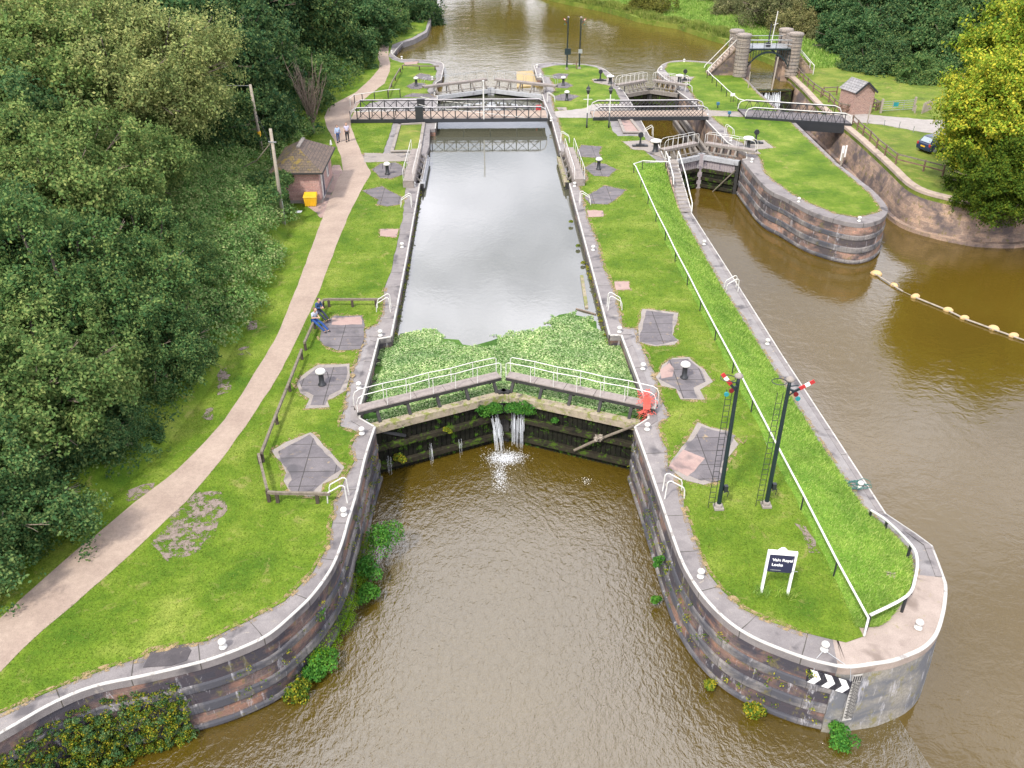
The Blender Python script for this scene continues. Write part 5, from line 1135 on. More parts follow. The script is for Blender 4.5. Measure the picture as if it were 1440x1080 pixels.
# ================================================================ sluice gateway
def gateway():
    bl=at(1039.5,107.5); br=at(1111,105.5); bl.z=br.z=0
    t=thing('sluice_gateway','stone gateway of four round banded towers carrying an iron arch deck over the weir','gateway',tuple((bl+br)/2))
    Ht=4.75; back=Vector((.1,2.9,0))
    for base in (bl,bl+back+Vector((-.3,0,0)),br,br+back+Vector((-.5,0,0))):
        b=MB(); prof=[(.82,-.1)]
        nb=11
        for k in range(nb):
            z0=Ht*k/nb; z1=Ht*(k+1)/nb; prof+=[(.74,z0+.02),(.84,z0+.07),(.84,z1-.05),(.74,z1)]
        prof+=[(.92,Ht+.02),(.95,Ht+.2),(.85,Ht+.33),(.4,Ht+.42),(.0,Ht+.44)]
        b.lathe(prof,tuple(base),22); b.build('tower',M['tower'],t)
    for base in (bl,br):
        b=MB(); c_=base+back*.5+Vector(((-.2 if base is bl else -.25),0,Ht/2)); b.box(tuple(c_),(.9,2.0,Ht)); b.build('infill_wall',M['tower'],t)
    for base,sx in ((bl,1),(br,-1)):
        b=MB(); c_=base+Vector((sx*.75,1.4,-1.6)); b.box(tuple(c_),(1.0,3.2,6.4)); b.build('pier',M['sandwall'],t)
    z=3.35; x0=bl.x+.7; x1=br.x-.7; y0=bl.y-.2; y1=bl.y+2.9
    b=MB(); b.box(((x0+x1)/2,(y0+y1)/2,z),(x1-x0,y1-y0,.14)); b.build('deck',M['galv'],t)
    for yy in (y0,y1):
        b=MB(); n=16; top=[];low=[]
        for i in range(n+1):
            u=i/n; x=x0+(x1-x0)*u; top.append(Vector((x,yy,z-.07))); low.append(Vector((x,yy,z-.3-1.75*abs(2*u-1)**2.2)))
        th=.22
        b.loft([[p+Vector((0,-.08,0)) for p in low],[p+Vector((0,-.08,-th)) for p in low],[p+Vector((0,.08,-th)) for p in low],[p+Vector((0,.08,0)) for p in low],[p+Vector((0,-.08,0)) for p in low]])
        for i in range(0,n+1,1):
            if (top[i]-low[i]).length>.3: b.bar(top[i],low[i],.06,.06,up=(0,1,0))
        b.bar(top[0],top[-1],.14,.2); b.build('arch_rib',M['signal'],t)
        for h in (.5,1.0):
            b=MB(); b.tube([(x0,yy,z+h),(x1,yy,z+h)],.04,6); r_=b.build('railing',M['galv'],t)
        b=MB()
        for i in range(4): x=x0+.4+(x1-x0-.8)*i/3; b.tube([(x,yy,z),(x,yy,z+1.0)],.04,6)
        b.build('railing_post',M['black'],t)
    b=MB(); xm=(x0+x1)/2; b.box((xm,y0+1,z+.3),(.5,.5,.5)); b.tube([(xm,y0+1,z),(xm+.15,y0+1.2,z+2.7)],.09,8); b.build('sluice_rack',M['black'],t)
    b=MB(); b.tube([(xm+.35,y0+1,z),(xm+.65,y0+1,z+4.2)],.06,7); b.bar((xm+.3,y0+1,z+2.6),(xm+.9,y0+1,z+2.8),.05,.05); b.build('staff',M['white'],t)
    # stairs on the left, with solid side wall and white railings
    ns=12; xa=bl.x-.75; xb=xa-3.0
    b=MB()
    for i in range(ns):
        x=xa-(xa-xb)*(i+.5)/ns; zt=z*(1-i/ns); b.box((x,bl.y+1.5,zt/2),((xa-xb)/ns-.003,1.7,zt))
    b.build('stair',M['sandcoping'],t)
    b=MB(); b.v+=[(xa+.3,bl.y+.55,-.02),(xa+.3,bl.y+.55,z+.1),(xb-.1,bl.y+.55,.1),(xb-.1,bl.y+.55,-.02)]; b.face((0,1,2,3)); b.bar((xa+.2,bl.y+.5,z+.05),(xb-.1,bl.y+.5,.05),.16,.14); b.build('stair_wall',M['sandwall'],t)
    for dy in (.5,2.4):
        b=MB(); b.tube([(xa,bl.y+dy,z+.95),(xb-.1,bl.y+dy,.95),(xb-.3,bl.y+dy-.1,.6)],.045,7); r_=b.build('stair_rail',M['white'],t)
        b=MB()
        for i in range(5): u=i/4; b.tube([(xa+(xb-xa)*u,bl.y+dy,z*(1-u)),(xa+(xb-xa)*u,bl.y+dy,z*(1-u)+.93)],.035,6)
        b.build('baluster',M['brownpost'],r_)
    xa=br.x+.8
    b=MB()
    for i in range(8): zt=2.4*(1-i/8); b.box((xa+.3*i+.15,br.y+1.6,zt/2),(.297,1.5,zt))
    b.build('stair',M['sandwall'],t)
    for dy in (.8,2.4):
        b=MB(); b.tube([(xa,br.y+dy,3.2),(xa+2.0,br.y+dy-.4,1.3),(xa+2.2,br.y+dy-.6,1.1),(xa+2.2,br.y+dy-.6,0)],.05,7); b.build('stair_rail',M['white'],t)
gateway()
# weir
q=Vector((35.2,109.2,UP)); b=MB(); b.box((35.2,110.0,-2.6),(4.6,.8,3.9)); tag(b.build('weir_sill',M['wetrib']),'dark weir sill under the stone gateway','weir')
p=at(1066,118); b=MB(); b.tube([(p.x+1.6,p.y-.5,-1.2),(p.x+1.9,p.y-.3,3.2)],.1,7); tag(b.build('guide_post',M['pole_wood']),'tall grey timber rising from the weir under the arch','post')
def fall(name,label,pts,n,spread,drop,r=.012,seed=1,throw=(0,-.4),kind='stuff'):
    g=random.Random(seed); b=MB()
    for k in range(n):
        a=Vector(pts[0]).lerp(Vector(pts[1]),g.random())+Vector((g.uniform(-1,1)*spread,g.uniform(-.5,.5)*spread,g.uniform(-.15,.1))); d=drop*g.uniform(.35,1.02); s0=g.uniform(0,.35)*drop
        tx,ty=throw[0]*g.uniform(.7,1.3),throw[1]*g.uniform(.7,1.3); P_=[]
        for i in range(5):
            u=(s0+(d-s0)*i/4)/drop; w=math.sqrt(max(u,0)); P_.append(a+Vector((tx*w,ty*w,-drop*u)))
        b.tube(P_,r*g.uniform(.5,1.4),4,cap=False)
    return tag(b.build(name,M['foam']),label,'falling water',kind=kind)
fall('weir_water','white water pouring over the weir under the stone gateway',[(33.6,109.4,UP),(36.0,109.4,UP)],120,.05,2.6,.016,3,(0,-.7))
a0=PL(LL-1.0,-.25,-1.35); fall('gate_leak','spray of water leaking from the near gates left of the mitre',[a0,PL(LL-.5,-.25,-1.35)],50,.04,2.1,.006,1,(.35,-.75))
a0=PR(LR-1.35,-.25,-1.15); fall('gate_leak','curtain of water leaking from the near gates right of the mitre',[a0,PR(LR-.55,-.25,-1.2)],65,.04,2.2,.006,2,(-.05,-.35))
a0=PL(2.9,-.35,-2.0); fall('gate_leak','thin trickle from the middle of the left near gate leaf',[a0,PL(3.05,-.35,-2.0)],10,.03,1.4,.003,5,(.1,-.3))
a0=PL(4.6,-.35,-2.2); fall('gate_leak','thin drips from the left near gate leaf closer to the big leak',[a0,PL(4.8,-.35,-2.2)],9,.03,1.2,.003,6,(.05,-.2))
a0=PL(.5,-.35,-2.1); fall('gate_leak','faint drips at the far left of the near gates',[a0,PL(.9,-.35,-2.1)],8,.03,1.3,.003,7,(.05,-.2))
def foam(label,c,rx,ry,n,seed):
    g=np.random.default_rng(seed); ctr=np.stack([c[0]+g.normal(size=n)*rx,c[1]+g.normal(size=n)*ry,np.full(n,LOW+.015)+abs(g.normal(size=n))*.02],1)
    d=np.tile([0,0,1.],(n,1)); V=leafquads(ctr,d,.035,g,.8,.35); tag(tri_mesh('splash_foam',V,4,M['foam']),label,'foam',kind='stuff')
foam('white foam patch below the mitre of the near gates',(.75,38.5),.48,.32,2800,1)
foam('white foam streak drifting out from the near gate leak',(.45,36.9),.2,.6,800,2)
foam('small foam spot under the right near gate leaf',(4.9,36.4),.2,.15,60,3)
foam('white foam below the weir in the side channel',(35.2,107.9),1.1,.6,500,4)
# rag on the strut
lump('debris_bundle',tuple(PR(1.9,-.5,-1.55)),(.22,.15,.2),M['pole_wood'],None,120,sz=.16,seed=3,label='straw and white plastic debris caught on the strut of the right near gate',cat='debris')
# floating logs, tan mat, rope
b=MB(); b.bar(at(818,388,UP+.03),at(825,433,UP+.03),.22,.12); tag(b.build('floating_plank',M['beam']),'long pale plank floating beside the right chamber wall','plank')
b=MB(); b.tube([at(810,434,UP+.03),at(822,437,UP+.06),at(838,442,UP+.03)],.05,6); tag(b.build('floating_branch',M['twig']),'dark thin branch floating against the weeds at the right wall','branch')
q=ats([(726,101),(749,99),(757,120),(727,122)],UP+.12); b=MB(); b.poly(jitter(q,.03,.5,9),skirt=.3); tag(b.build('debris_mat',M['tan']),'flat tan floating mat against the right far gate on the river side','floating mat')
g=random.Random(8); P_=[]; c=at(1203,683,-1.97)
for k in range(60): a=k*.62; r_=.28+.12*math.sin(k*.9); P_.append(c+Vector((r_*math.cos(a)*1.5-(k-30)*.012,r_*math.sin(a)+.1*math.sin(k),.03+.03*(k%3))))
b=MB(); b.tube([c+Vector((-1.1,.25,.02)),c+Vector((-.7,.1,.03))]+P_,.016,5); tag(b.build('rope',M['ropegreen']),'tangled green rope around the bollard on the right walkway','rope')
# ================================================================ car
def loc2w(o,f): # f heading unit vector
    s=Vector((f.y,-f.x,0)); return lambda x,y,z: o+f*x+s*y+Vector((0,0,z))
co_=at(1308,213); f=Vector((.93,.37,0)).normalized(); o=co_+f*.9; Q=loc2w(o,f)
t=thing('parked_car','dark blue hatchback parked on the grass beneath the golden tree','car',tuple(o))
prof=[(-1.95,.32,.55),(-2.0,.5,.78),(-1.95,.86,.80),(-1.9,.93,.80),(-1.0,.95,.84),(.9,.93,.84),(1.7,.82,.78),(1.95,.6,.7),(1.9,.32,.6)]
# body: side outline lofted across the width
side=[(-1.95,.3),(-2.02,.55),(-1.98,.88),(-1.9,.98),(.95,.95),(1.75,.84),(2.0,.62),(1.97,.3),(1.62,.3),(1.55,.55),(1.25,.66),(.95,.55),(.88,.3),(-.92,.3),(-1.0,.55),(-1.3,.66),(-1.6,.55),(-1.66,.3)]
b=MB(); n=len(side)
for y,k in ((-.84,.94),(-.78,1),(.78,1),(.84,.94)):
    for x,z in side: b.v.append(tuple(Q(x*(.985 if abs(y)>.8 else 1),y,z if z<.8 or abs(y)<.8 else z-.06)))
for j in range(3):
    for i in range(n): b.face((j*n+i,j*n+(i+1)%n,(j+1)*n+(i+1)%n,(j+1)*n+i))
b.face(range(n)); b.face(range(3*n,4*n)); b.build('body',M['carblue'],t)
roof=[(-1.85,.95),(-1.45,1.42),(-1.2,1.47),(.2,1.46),(.45,1.4),(1.05,.94)]
b=MB()
for y,k in ((-.78,0),(-.62,1),(.62,1),(.78,0)):
    for i,(x,z) in enumerate(roof): 
        zz=z if k or i in (0,5) else .97+(z-.97)*.15; b.v.append(tuple(Q(x,y if i not in(0,5) else (y*1.0),z if k else zz)))
nr_=len(roof)
for j in range(3):
    for i in range(nr_-1): b.face((j*nr_+i,j*nr_+i+1,(j+1)*nr_+i+1,(j+1)*nr_+i))
b.build('cabin',M['carblue'],t)
b=MB(); b.quad(Q(-1.845,-.6,1.02),Q(-1.845,.6,1.02),Q(-1.51,.55,1.4),Q(-1.51,-.55,1.4)); b.build('rear_window',M['carglass'],t)
b=MB(); b.quad(Q(.52,-.55,1.38),Q(.52,.55,1.38),Q(1.03,.66,.98),Q(1.03,-.66,.98)); b.build('windscreen',M['carglass'],t)
for s_ in (-1,1):
    for x0,x1 in ((-1.45,-.85),(-.78,-.1),(-.03,.75)):
        b=MB(); b.quad(Q(x0,s_*.765,1.0),Q(x1,s_*.765,1.0),Q(min(x1,.35) if x1>.5 else x1,s_*.655,1.38),Q(x0+.12,s_*.655,1.38)); b.build('side_window',M['navy'],t)
    for x in (-1.3,1.25):
        b=MB(); b.tube([Q(x,s_*.68,.31),Q(x,s_*.86,.31)],.31,20); w=b.build('wheel',M['dark'],t); b=MB(); b.tube([Q(x,s_*.84,.31),Q(x,s_*.875,.31)],.19,12); b.build('rim',M['galv'],w)
    b=MB(); b.bar(Q(-1.97,s_*.72,.72),Q(-1.97,s_*.72,.95),.10,.22); b.build('tail_light',M['red'],t)
b=MB(); b.bar(Q(-2.04,-.26,.66),Q(-2.04,.26,.66),.02,.12); b.build('number_plate',M['yellow'],t)
# a pale van partly seen through the golden tree
def van(p,f,label,Ln=4.6,H=1.9,name='parked_car',cat='car',mat='signwhite'):
    Q=loc2w(p,f); t=thing(name,label,cat,tuple(p)); side=[(-Ln/2,.35),(-Ln/2-.02,.9),(-Ln/2+.25,H-.05),(-Ln/2+.45,H),(.7,H),(1.3,1.15),(Ln/2-.1,.95),(Ln/2,.6),(Ln/2-.02,.35)]
    b=MB(); n=len(side)
    for y in (-.85,.85):
        for x,z in side: b.v.append(tuple(Q(x,y*(.9 if z>1.2 else 1),z)))
    for i in range(n): b.face((i,(i+1)%n,n+(i+1)%n,n+i))
    b.face(range(n)); b.face(range(n,2*n)); b.build('body',M[mat],t,bevel=.06)
    for s_ in (-1,1):
        for x in (-1.3,1.35): b=MB(); b.tube([Q(x,s_*.68,.32),Q(x,s_*.88,.32)],.32,16); b.build('wheel',M['dark'],t)
        b=MB(); b.quad(Q(-1.6,s_*.84,1.1),Q(1.0,s_*.845,1.1),Q(.6,s_*.79,H-.2),Q(-1.5,s_*.79,H-.2)); b.build('side_window',M['navy'],t)
van(at(1345,208)+Vector((1.4,1.2,0)),Vector((.9,.43,0)).normalized(),'white car glimpsed through the golden tree, next to the blue hatchback')
van(at(1440,212)+Vector((1.4,1.2,0)),Vector((.9,.43,0)).normalized(),'white vehicle at the right picture edge behind the golden tree',Ln=4.8,H=2.1,name='parked_van',cat='van')
# ================================================================ people
def skinmesh(name,verts,edges,rad,mat,parent,root=0,sub=2):
    me=bpy.data.meshes.new(name); me.from_pydata([tuple(v) for v in verts],edges,[]); o=bpy.data.objects.new(name,me); C.objects.link(o)
    o.modifiers.new('s','SKIN'); me.skin_vertices[0].data[root].use_root=True
    for i,r_ in enumerate(rad):
        me.skin_vertices[0].data[i].radius=(r_,r_) if not hasattr(r_,'__len__') else r_
    m_=o.modifiers.new('u','SUBSURF'); m_.levels=sub; m_.render_levels=sub
    bpy.context.view_layer.update(); dg=bpy.context.evaluated_depsgraph_get(); m2=bpy.data.meshes.new_from_object(o.evaluated_get(dg)); bpy.data.objects.remove(o)
    m2.materials.clear(); m2.materials.append(mat); m2.polygons.foreach_set('use_smooth',[True]*len(m2.polygons)); m2.name=name
    return addobj(name,m2,parent)
def person(label,loc,rz,J,shirt,trouser,hair,sleeve='short',shoes='dark',longhair=False,female=False,build_=1.,shorts=False,socks=None):
    "J: joints in local metres; y forward = facing -y"
    t=thing('person',label,'person',tuple(loc)); t.rotation_euler=(0,0,rz)
    V=[];E=[];Rr=[]
    def add(p,r_,par=None):
        V.append(Vector(p)); Rr.append(r_*build_ if r_>.05 else r_); 
        if par is not None: E.append((par,len(V)-1))
        return len(V)-1
    pel=add(J['pelvis'],.13); wa=add(J['waist'],.115,pel); ch=add(J['chest'],.14,wa); nk=add(J['neck'],.055,ch); hb=add(J['head']+Vector((0,.01,-.09)),.07,nk); hd=add(J['head'],.095,hb); ht=add(J['head']+Vector((0,.01,.08)),.075,hd)
    nose=add(J['head']+Vector((0,-.115,-.015)),.016,hd)
    for s_ in (-1,1): add(J['head']+Vector((s_*.1,.01,-.01)),.016,hd)
    for s_,k in ((-1,'L'),(1,'R')):
        sh=add(J['sh'+k],.055,ch); el=add(J['el'+k],.042,sh); wr=add(J['wr'+k],.028,el); dr=(J['wr'+k]-J['el'+k]).normalized(); pm=add(J['wr'+k]+dr*.06,.034,wr)
        lat=dr.cross(Vector((0,0,1))); lat=lat.normalized() if lat.length>.1 else Vector((1,0,0)); lat=lat*s_ 
        for q_,(o_,l_) in enumerate(((-.028,.075),(-.01,.085),(.01,.08),(.028,.065))):
            f1=add(J['wr'+k]+dr*(.10)+lat*o_,.009,pm); f2=add(J['wr'+k]+dr*(.10+l_*.55)+lat*o_+Vector((0,-.006,-.01)),.008,f1); add(J['wr'+k]+dr*(.10+l_*.9)+lat*o_+Vector((0,-.015,-.025)),.007,f2)
        th=add(J['wr'+k]+dr*.05-lat*.045,.010,pm); add(J['wr'+k]+dr*.09-lat*.055+Vector((0,-.01,-.01)),.009,th)
        hp=add(J['hip'+k],.085,pel); kn=add(J['kn'+k],.058,hp); an=add(J['an'+k],.04,kn); add(J['an'+k]+Vector((0,-.12,-.05)),.035,an)
    skinmesh('body',V,E,Rr,M['skin'],t)
    g_=.016
    v=[J['pelvis']+Vector((0,0,.02)),J['waist'],J['chest'],J['neck']-Vector((0,0,.05))]; e=[(0,1),(1,2),(2,3)]; r_=[(.155*build_,.135*build_),.14*build_,(.17*build_,.14*build_),.075]
    for k in 'LR':
        i=len(v); v.append(J['sh'+k]); r_.append(.078); e.append((2,i)); m_=J['sh'+k].lerp(J['el'+k],.75 if sleeve=='short' else 1.0); v.append(m_); r_.append(.062); e.append((i,i+1))
        if sleeve=='long': v.append(J['wr'+k]); r_.append(.045); e.append((i+1,i+2))
    skinmesh('shirt',v,e,r_,M[shirt],t)
    v=[J['pelvis']]; e=[]; r_=[.15*build_]
    for k in 'LR':
        i=len(v); v+= [J['hip'+k],J['kn'+k]]; r_+=[.105*build_,.075]; e+=[(0,i),(i,i+1)]
        if not shorts: v.append(J['an'+k]+Vector((0,0,.03))); r_.append(.058); e.append((i+1,i+2))
    skinmesh('trousers',v,e,r_,M[trouser],t)
    for k in 'LR':
        a=J['an'+k]; skinmesh('shoe',[a+Vector((0,.04,-.04)),a+Vector((0,-.06,-.055)),a+Vector((0,-.17,-.065))],[(0,1),(1,2)],[.085,.085,.06],M[shoes],t)
    h=J['head']; v=[h+Vector((0,.02,.085)),h+Vector((0,.06,.03)),h+Vector((0,.07,-.03))]; r_=[.135,.13,.10]
    if longhair: v.append(h+Vector((0,.08,-.16))); r_.append(.07)
    skinmesh('hair',v,[(i,i+1) for i in range(len(v)-1)],r_,M[hair],t)
    return t
V3=lambda *a: Vector(a)
def standJ(st=.18,h=1.0,arm=.12):
    return dict(pelvis=V3(0,0,.95)*h,waist=V3(0,0,1.12)*h,chest=V3(0,-.01,1.33)*h,neck=V3(0,-.01,1.5)*h,head=V3(0,-.03,1.64)*h,
    shL=V3(-.18,0,1.43)*h,elL=V3(-.24,-arm*.3,1.15)*h,wrL=V3(-.25,-arm*1.4,.92)*h,shR=V3(.18,0,1.43)*h,elR=V3(.24,arm*.6,1.15)*h,wrR=V3(.25,arm*.5,.91)*h,
    hipL=V3(-.09,0,.9)*h,knL=V3(-.1,-st*.7,.5)*h,anL=V3(-.1,-st*.7,.09)*h,hipR=V3(.09,0,.9)*h,knR=V3(.1,st*.2,.49)*h,anR=V3(.1,st*1.2,.12)*h)
for nm,c in (('skin',(.5,.3,.22)),('hair_dark',(.05,.035,.03)),('hair_brown',(.14,.08,.05)),('denim',(.025,.06,.16)),('navycloth',(.02,.025,.05)),('lilac',(.45,.42,.55)),('paleblue',(.36,.46,.68)),('greyblue',(.42,.45,.55)),('royal',(.01,.05,.20)),('blackcloth',(.015,.015,.02)),('sock',(.36,.38,.45))):
    M[nm]=simple(nm,c,tuple(x*.85 for x in c),30,.85,.15)
person('person walking on the path in a pale blue top and dark blue jeans',at(476,200,.05),.25,standJ(.2,.95),'paleblue','denim','hair_dark','long','blackcloth',longhair=True,build_=.92)
person('person walking on the path in a lilac shirt and black cropped trousers',at(489,199,.05),.1,standJ(.16,1.04),'lilac','blackcloth','hair_brown','short','blackcloth',build_=1.12)
def sitJ(leg=(.62,.75),lean=.1,h=1.0,splay=.06):
    # seated on a 0.55 m rail, facing -y, legs stretched forward
    return dict(pelvis=V3(0,0,.68),waist=V3(0,-.02,.85),chest=V3(0,-.04-lean*.5,1.05),neck=V3(0,-.06-lean,1.22),head=V3(0,-.11-lean,1.36),
    shL=V3(-.18,-.04-lean*.6,1.15),elL=V3(-.24,-.12,.90),wrL=V3(-.08,-.32,.88),shR=V3(.18,-.04-lean*.6,1.15),elR=V3(.24,-.12,.90),wrR=V3(.07,-.34,.90),
    hipL=V3(-.09,-.05,.65),knL=V3(-.12-splay,-leg[0]*.7,.50),anL=V3(-.12,-leg[0]-.24,.09),hipR=V3(.09,-.05,.65),knR=V3(.12,-leg[1]*.66,.48),anR=V3(.10,-leg[1]-.20,.09))
p1=at(443,463); p2=at(448,450)
person('person sitting on the knee rail in a pale shirt and bright blue jeans, hands together',Vector((p1.x,p1.y,0)),1.05,sitJ(),'greyblue','royal','hair_brown','short','blackcloth')
person('person on the knee rail in a dark blue top and dark trousers, further back',Vector((p2.x,p2.y+.1,0)),1.05,sitJ((.45,.5)),'denim','navycloth','hair_dark','long','blackcloth')
# ================================================================ vegetation
from mathutils.bvhtree import BVHTree
_v=[];_fc=[]
for r_ in HILL: _v+= [tuple(p) for p in r_]
_n=len(HILL[0])
for i in range(len(HILL)-1):
    for k in range(_n-1): _fc.append((i*_n+k,i*_n+k+1,(i+1)*_n+k+1,(i+1)*_n+k))
_bv=BVHTree.FromPolygons(_v,_fc)
def hillz(x,y):
    h=_bv.ray_cast(Vector((x,y,60)),Vector((0,0,-1)))[0]; return h.z if h else 0.
def crownmesh(name,r,nc,nl,size,mat,seed,sq=.85,crange=(.24,.40),inner=.12,asp=.62):
    g=np.random.default_rng(seed)
    d=g.normal(size=(nc,3)); d/=np.linalg.norm(d,axis=1)[:,None]; d[:,2]=np.where(d[:,2]<-.45,-d[:,2]*.5,d[:,2])
    lf=1+.13*np.sin(d[:,0]*3.1+seed)+.12*np.sin(d[:,1]*3.7+seed*2)+.10*np.sin(d[:,2]*4.3+seed*3)
    rad=(r*(.55+.36*g.random(nc)**.7)*lf)[:,None]; cc=d*rad; cc[:,2]*=sq; cr_=r*(crange[0]+(crange[1]-crange[0])*g.random(nc))
    # secondary lumps on each clump
    w=cr_**2; w/=w.sum(); k=g.choice(nc,size=nl,p=w); ld=g.normal(size=(nl,3)); ld/=np.linalg.norm(ld,axis=1)[:,None]
    out=cc[k]/np.linalg.norm(cc[k],axis=1)[:,None]; ld=ld+out*.55+np.array([0,0,.25]); ld/=np.linalg.norm(ld,axis=1)[:,None]
    ph=g.random(nc)*6.28
    wob=1+.16*np.sin(ld[:,0]*7+ph[k])*np.sin(ld[:,1]*7+ph[k]*2)+.12*np.sin(ld[:,2]*13+ph[k]*3)*np.sin(ld[:,0]*11)
    pos=cc[k]+ld*(cr_[k]*wob*(.82+.25*g.random(nl)**.7))[:,None]*np.array([1,1,.85])
    ns_=16; sd_=g.normal(size=(nc,ns_,3)); sd_/=np.linalg.norm(sd_,axis=2)[:,:,None]; sd_+=(cc/np.linalg.norm(cc,axis=1)[:,None])[:,None,:]*.7+np.array([0,0,.15]); sd_/=np.linalg.norm(sd_,axis=2)[:,:,None]
    sl2=.75+.7*g.random((nc,ns_)); si=g.integers(0,ns_,nl); spray=g.random(nl)<.62; dv=sd_[k,si]; u_=g.random(nl)**.7
    p2_=cc[k]+dv*(cr_[k]*sl2[k,si]*(.35+.95*u_))[:,None]+g.normal(size=(nl,3))*(cr_[k]*.15)[:,None]
    pos=np.where(spray[:,None],p2_,pos); ld=np.where(spray[:,None],dv*.6+np.array([0,0,.35]),ld); ld/=np.linalg.norm(ld,axis=1)[:,None]
    keep=np.ones(nl,bool)
    for j in range(nc):
        dd=np.linalg.norm(pos-cc[j],axis=1); keep&=~((dd<cr_[j]*.5)&(k!=j))
    gp=np.sin(pos[:,0]/r*8.5+seed)*np.sin(pos[:,1]/r*8.1+seed*2)+np.sin(pos[:,2]/r*9.2+seed)*np.sin((pos[:,0]+pos[:,1])/r*6.3)
    keep&=~((gp<-.55)&(np.linalg.norm(pos/np.array([1,1,sq]),axis=1)>r*.62))
    pos=pos[keep]; ld=ld[keep]
    ni=int(nl*inner); ip=g.normal(size=(ni,3)); ip/=np.linalg.norm(ip,axis=1)[:,None]; ip*=r*(.35+.4*g.random((ni,1))); ip[:,2]*=sq
    pos=np.concatenate([pos,ip]); ld=np.concatenate([ld,ip/np.linalg.norm(ip,axis=1)[:,None]])
    V=leafquads(pos,ld,size,g,asp,.7); return V,cc,cr_
def treetemplate(name,r,nc,nl,size,mat,seed,sq=.85,h=None,bark='bark',tr=.28,**kw):
    h=h or r*1.35
    V,cc,cr_=crownmesh(name,r,nc,nl,size,mat,seed,sq,**kw); V[:,:,2]+=h
    t=thing(name,'x','tree'); tri_mesh('crown',V,4,M[mat],t)
    g=random.Random(seed); b=MB(); b.tube([(0,0,-5),(0,0,0),(g.uniform(-.2,.2),g.uniform(-.2,.2),h*.35),(g.uniform(-.4,.4),g.uniform(-.4,.4),h*.8),(0,0,h*1.1)],tr,9,r1=tr*.4)
    for j in range(0,nc,max(1,nc//16)):
        c_=Vector(cc[j]); a=Vector((0,0,h*g.uniform(.35,.8))); e_=c_+Vector((0,0,h)); m_=a.lerp(e_,.55)+Vector((0,0,-.3)); b.tube([a,m_,e_,e_+(e_-a).normalized()*float(cr_[j])*1.1],tr*.42,6,r1=.02)
    b.cur=1
    for j in range(20):
        a=g.uniform(0,6.28); e_=g.uniform(-.15,.9); d_=Vector((math.cos(a)*math.cos(e_),math.sin(a)*math.cos(e_),math.sin(e_)*sq)); o_=Vector((0,0,h)); s1=Vector((-d_.y,d_.x,g.uniform(-.3,.3)))*g.uniform(-.5,.5)
        P_=[o_+d_*(r*.5),o_+d_*(r*.72)+s1*.12*r,o_+d_*(r*.88)+s1*.25*r,o_+d_*(r*1.02)+s1*.34*r]
        b.tube(P_,.045,5,r1=.012); b.tube([P_[1],P_[1]+(d_-s1*.8)*r*.16,P_[1]+(d_-s1)*r*.26],.022,4,r1=.008); b.tube([P_[2],P_[2]+(d_+s1*.9+Vector((0,0,.2)))*r*.14],.018,4,r1=.006)
    b.build('trunk',[M[bark],M['twig']],t,smooth=True); return t
def ray(px,py,Y):
    a=(px-720)/FPX; b_=-(py-540)/FPX; d=[_f[i]+a*_r[i]+b_*_u[i] for i in range(3)]; k=Y/d[1]; return Vector((d[0]*k,Y,CH+d[2]*k))
T={}
T['oakA']=(treetemplate('oak_tree',5,120,150000,.16,'leaf_mid',1,crange=(.12,.25)),5,5*1.35)
T['oakB']=(treetemplate('oak_tree',5,110,150000,.17,'leaf_oak',2,crange=(.12,.27)),5,5*1.35)
T['oakC']=(treetemplate('oak_tree',5,130,150000,.155,'leaf_mid',3,sq=.95,crange=(.11,.24)),5,5*1.35)
T['dark']=(treetemplate('broadleaf_tree',6,110,80000,.30,'leaf_dark',4,crange=(.12,.26)),6,6*1.35)
T['mid']=(treetemplate('broadleaf_tree',6,100,80000,.30,'leaf_mid',5,sq=1.,crange=(.12,.26)),6,6*1.35)
T['pale']=(treetemplate('ash_tree',6,110,140000,.17,'leaf_pale',6,crange=(.13,.28)),6,6*1.35)
T['sage']=(treetemplate('willow_tree',5,36,30000,.30,'leaf_sage',7,crange=(.26,.42)),5,5*1.35)
T['maple']=(treetemplate('maple_tree',7,140,130000,.25,'leaf_maple',8,sq=.9,crange=(.10,.22)),7,7*1.35)
T['syc']=(treetemplate('sycamore_tree',7,120,90000,.34,'leaf_dark',9,sq=.9,crange=(.11,.24)),7,7*1.35)
T['sycB']=(treetemplate('sycamore_tree',7,120,90000,.34,'leaf_mid',10,sq=.9,crange=(.11,.24)),7,7*1.35)
used=set()
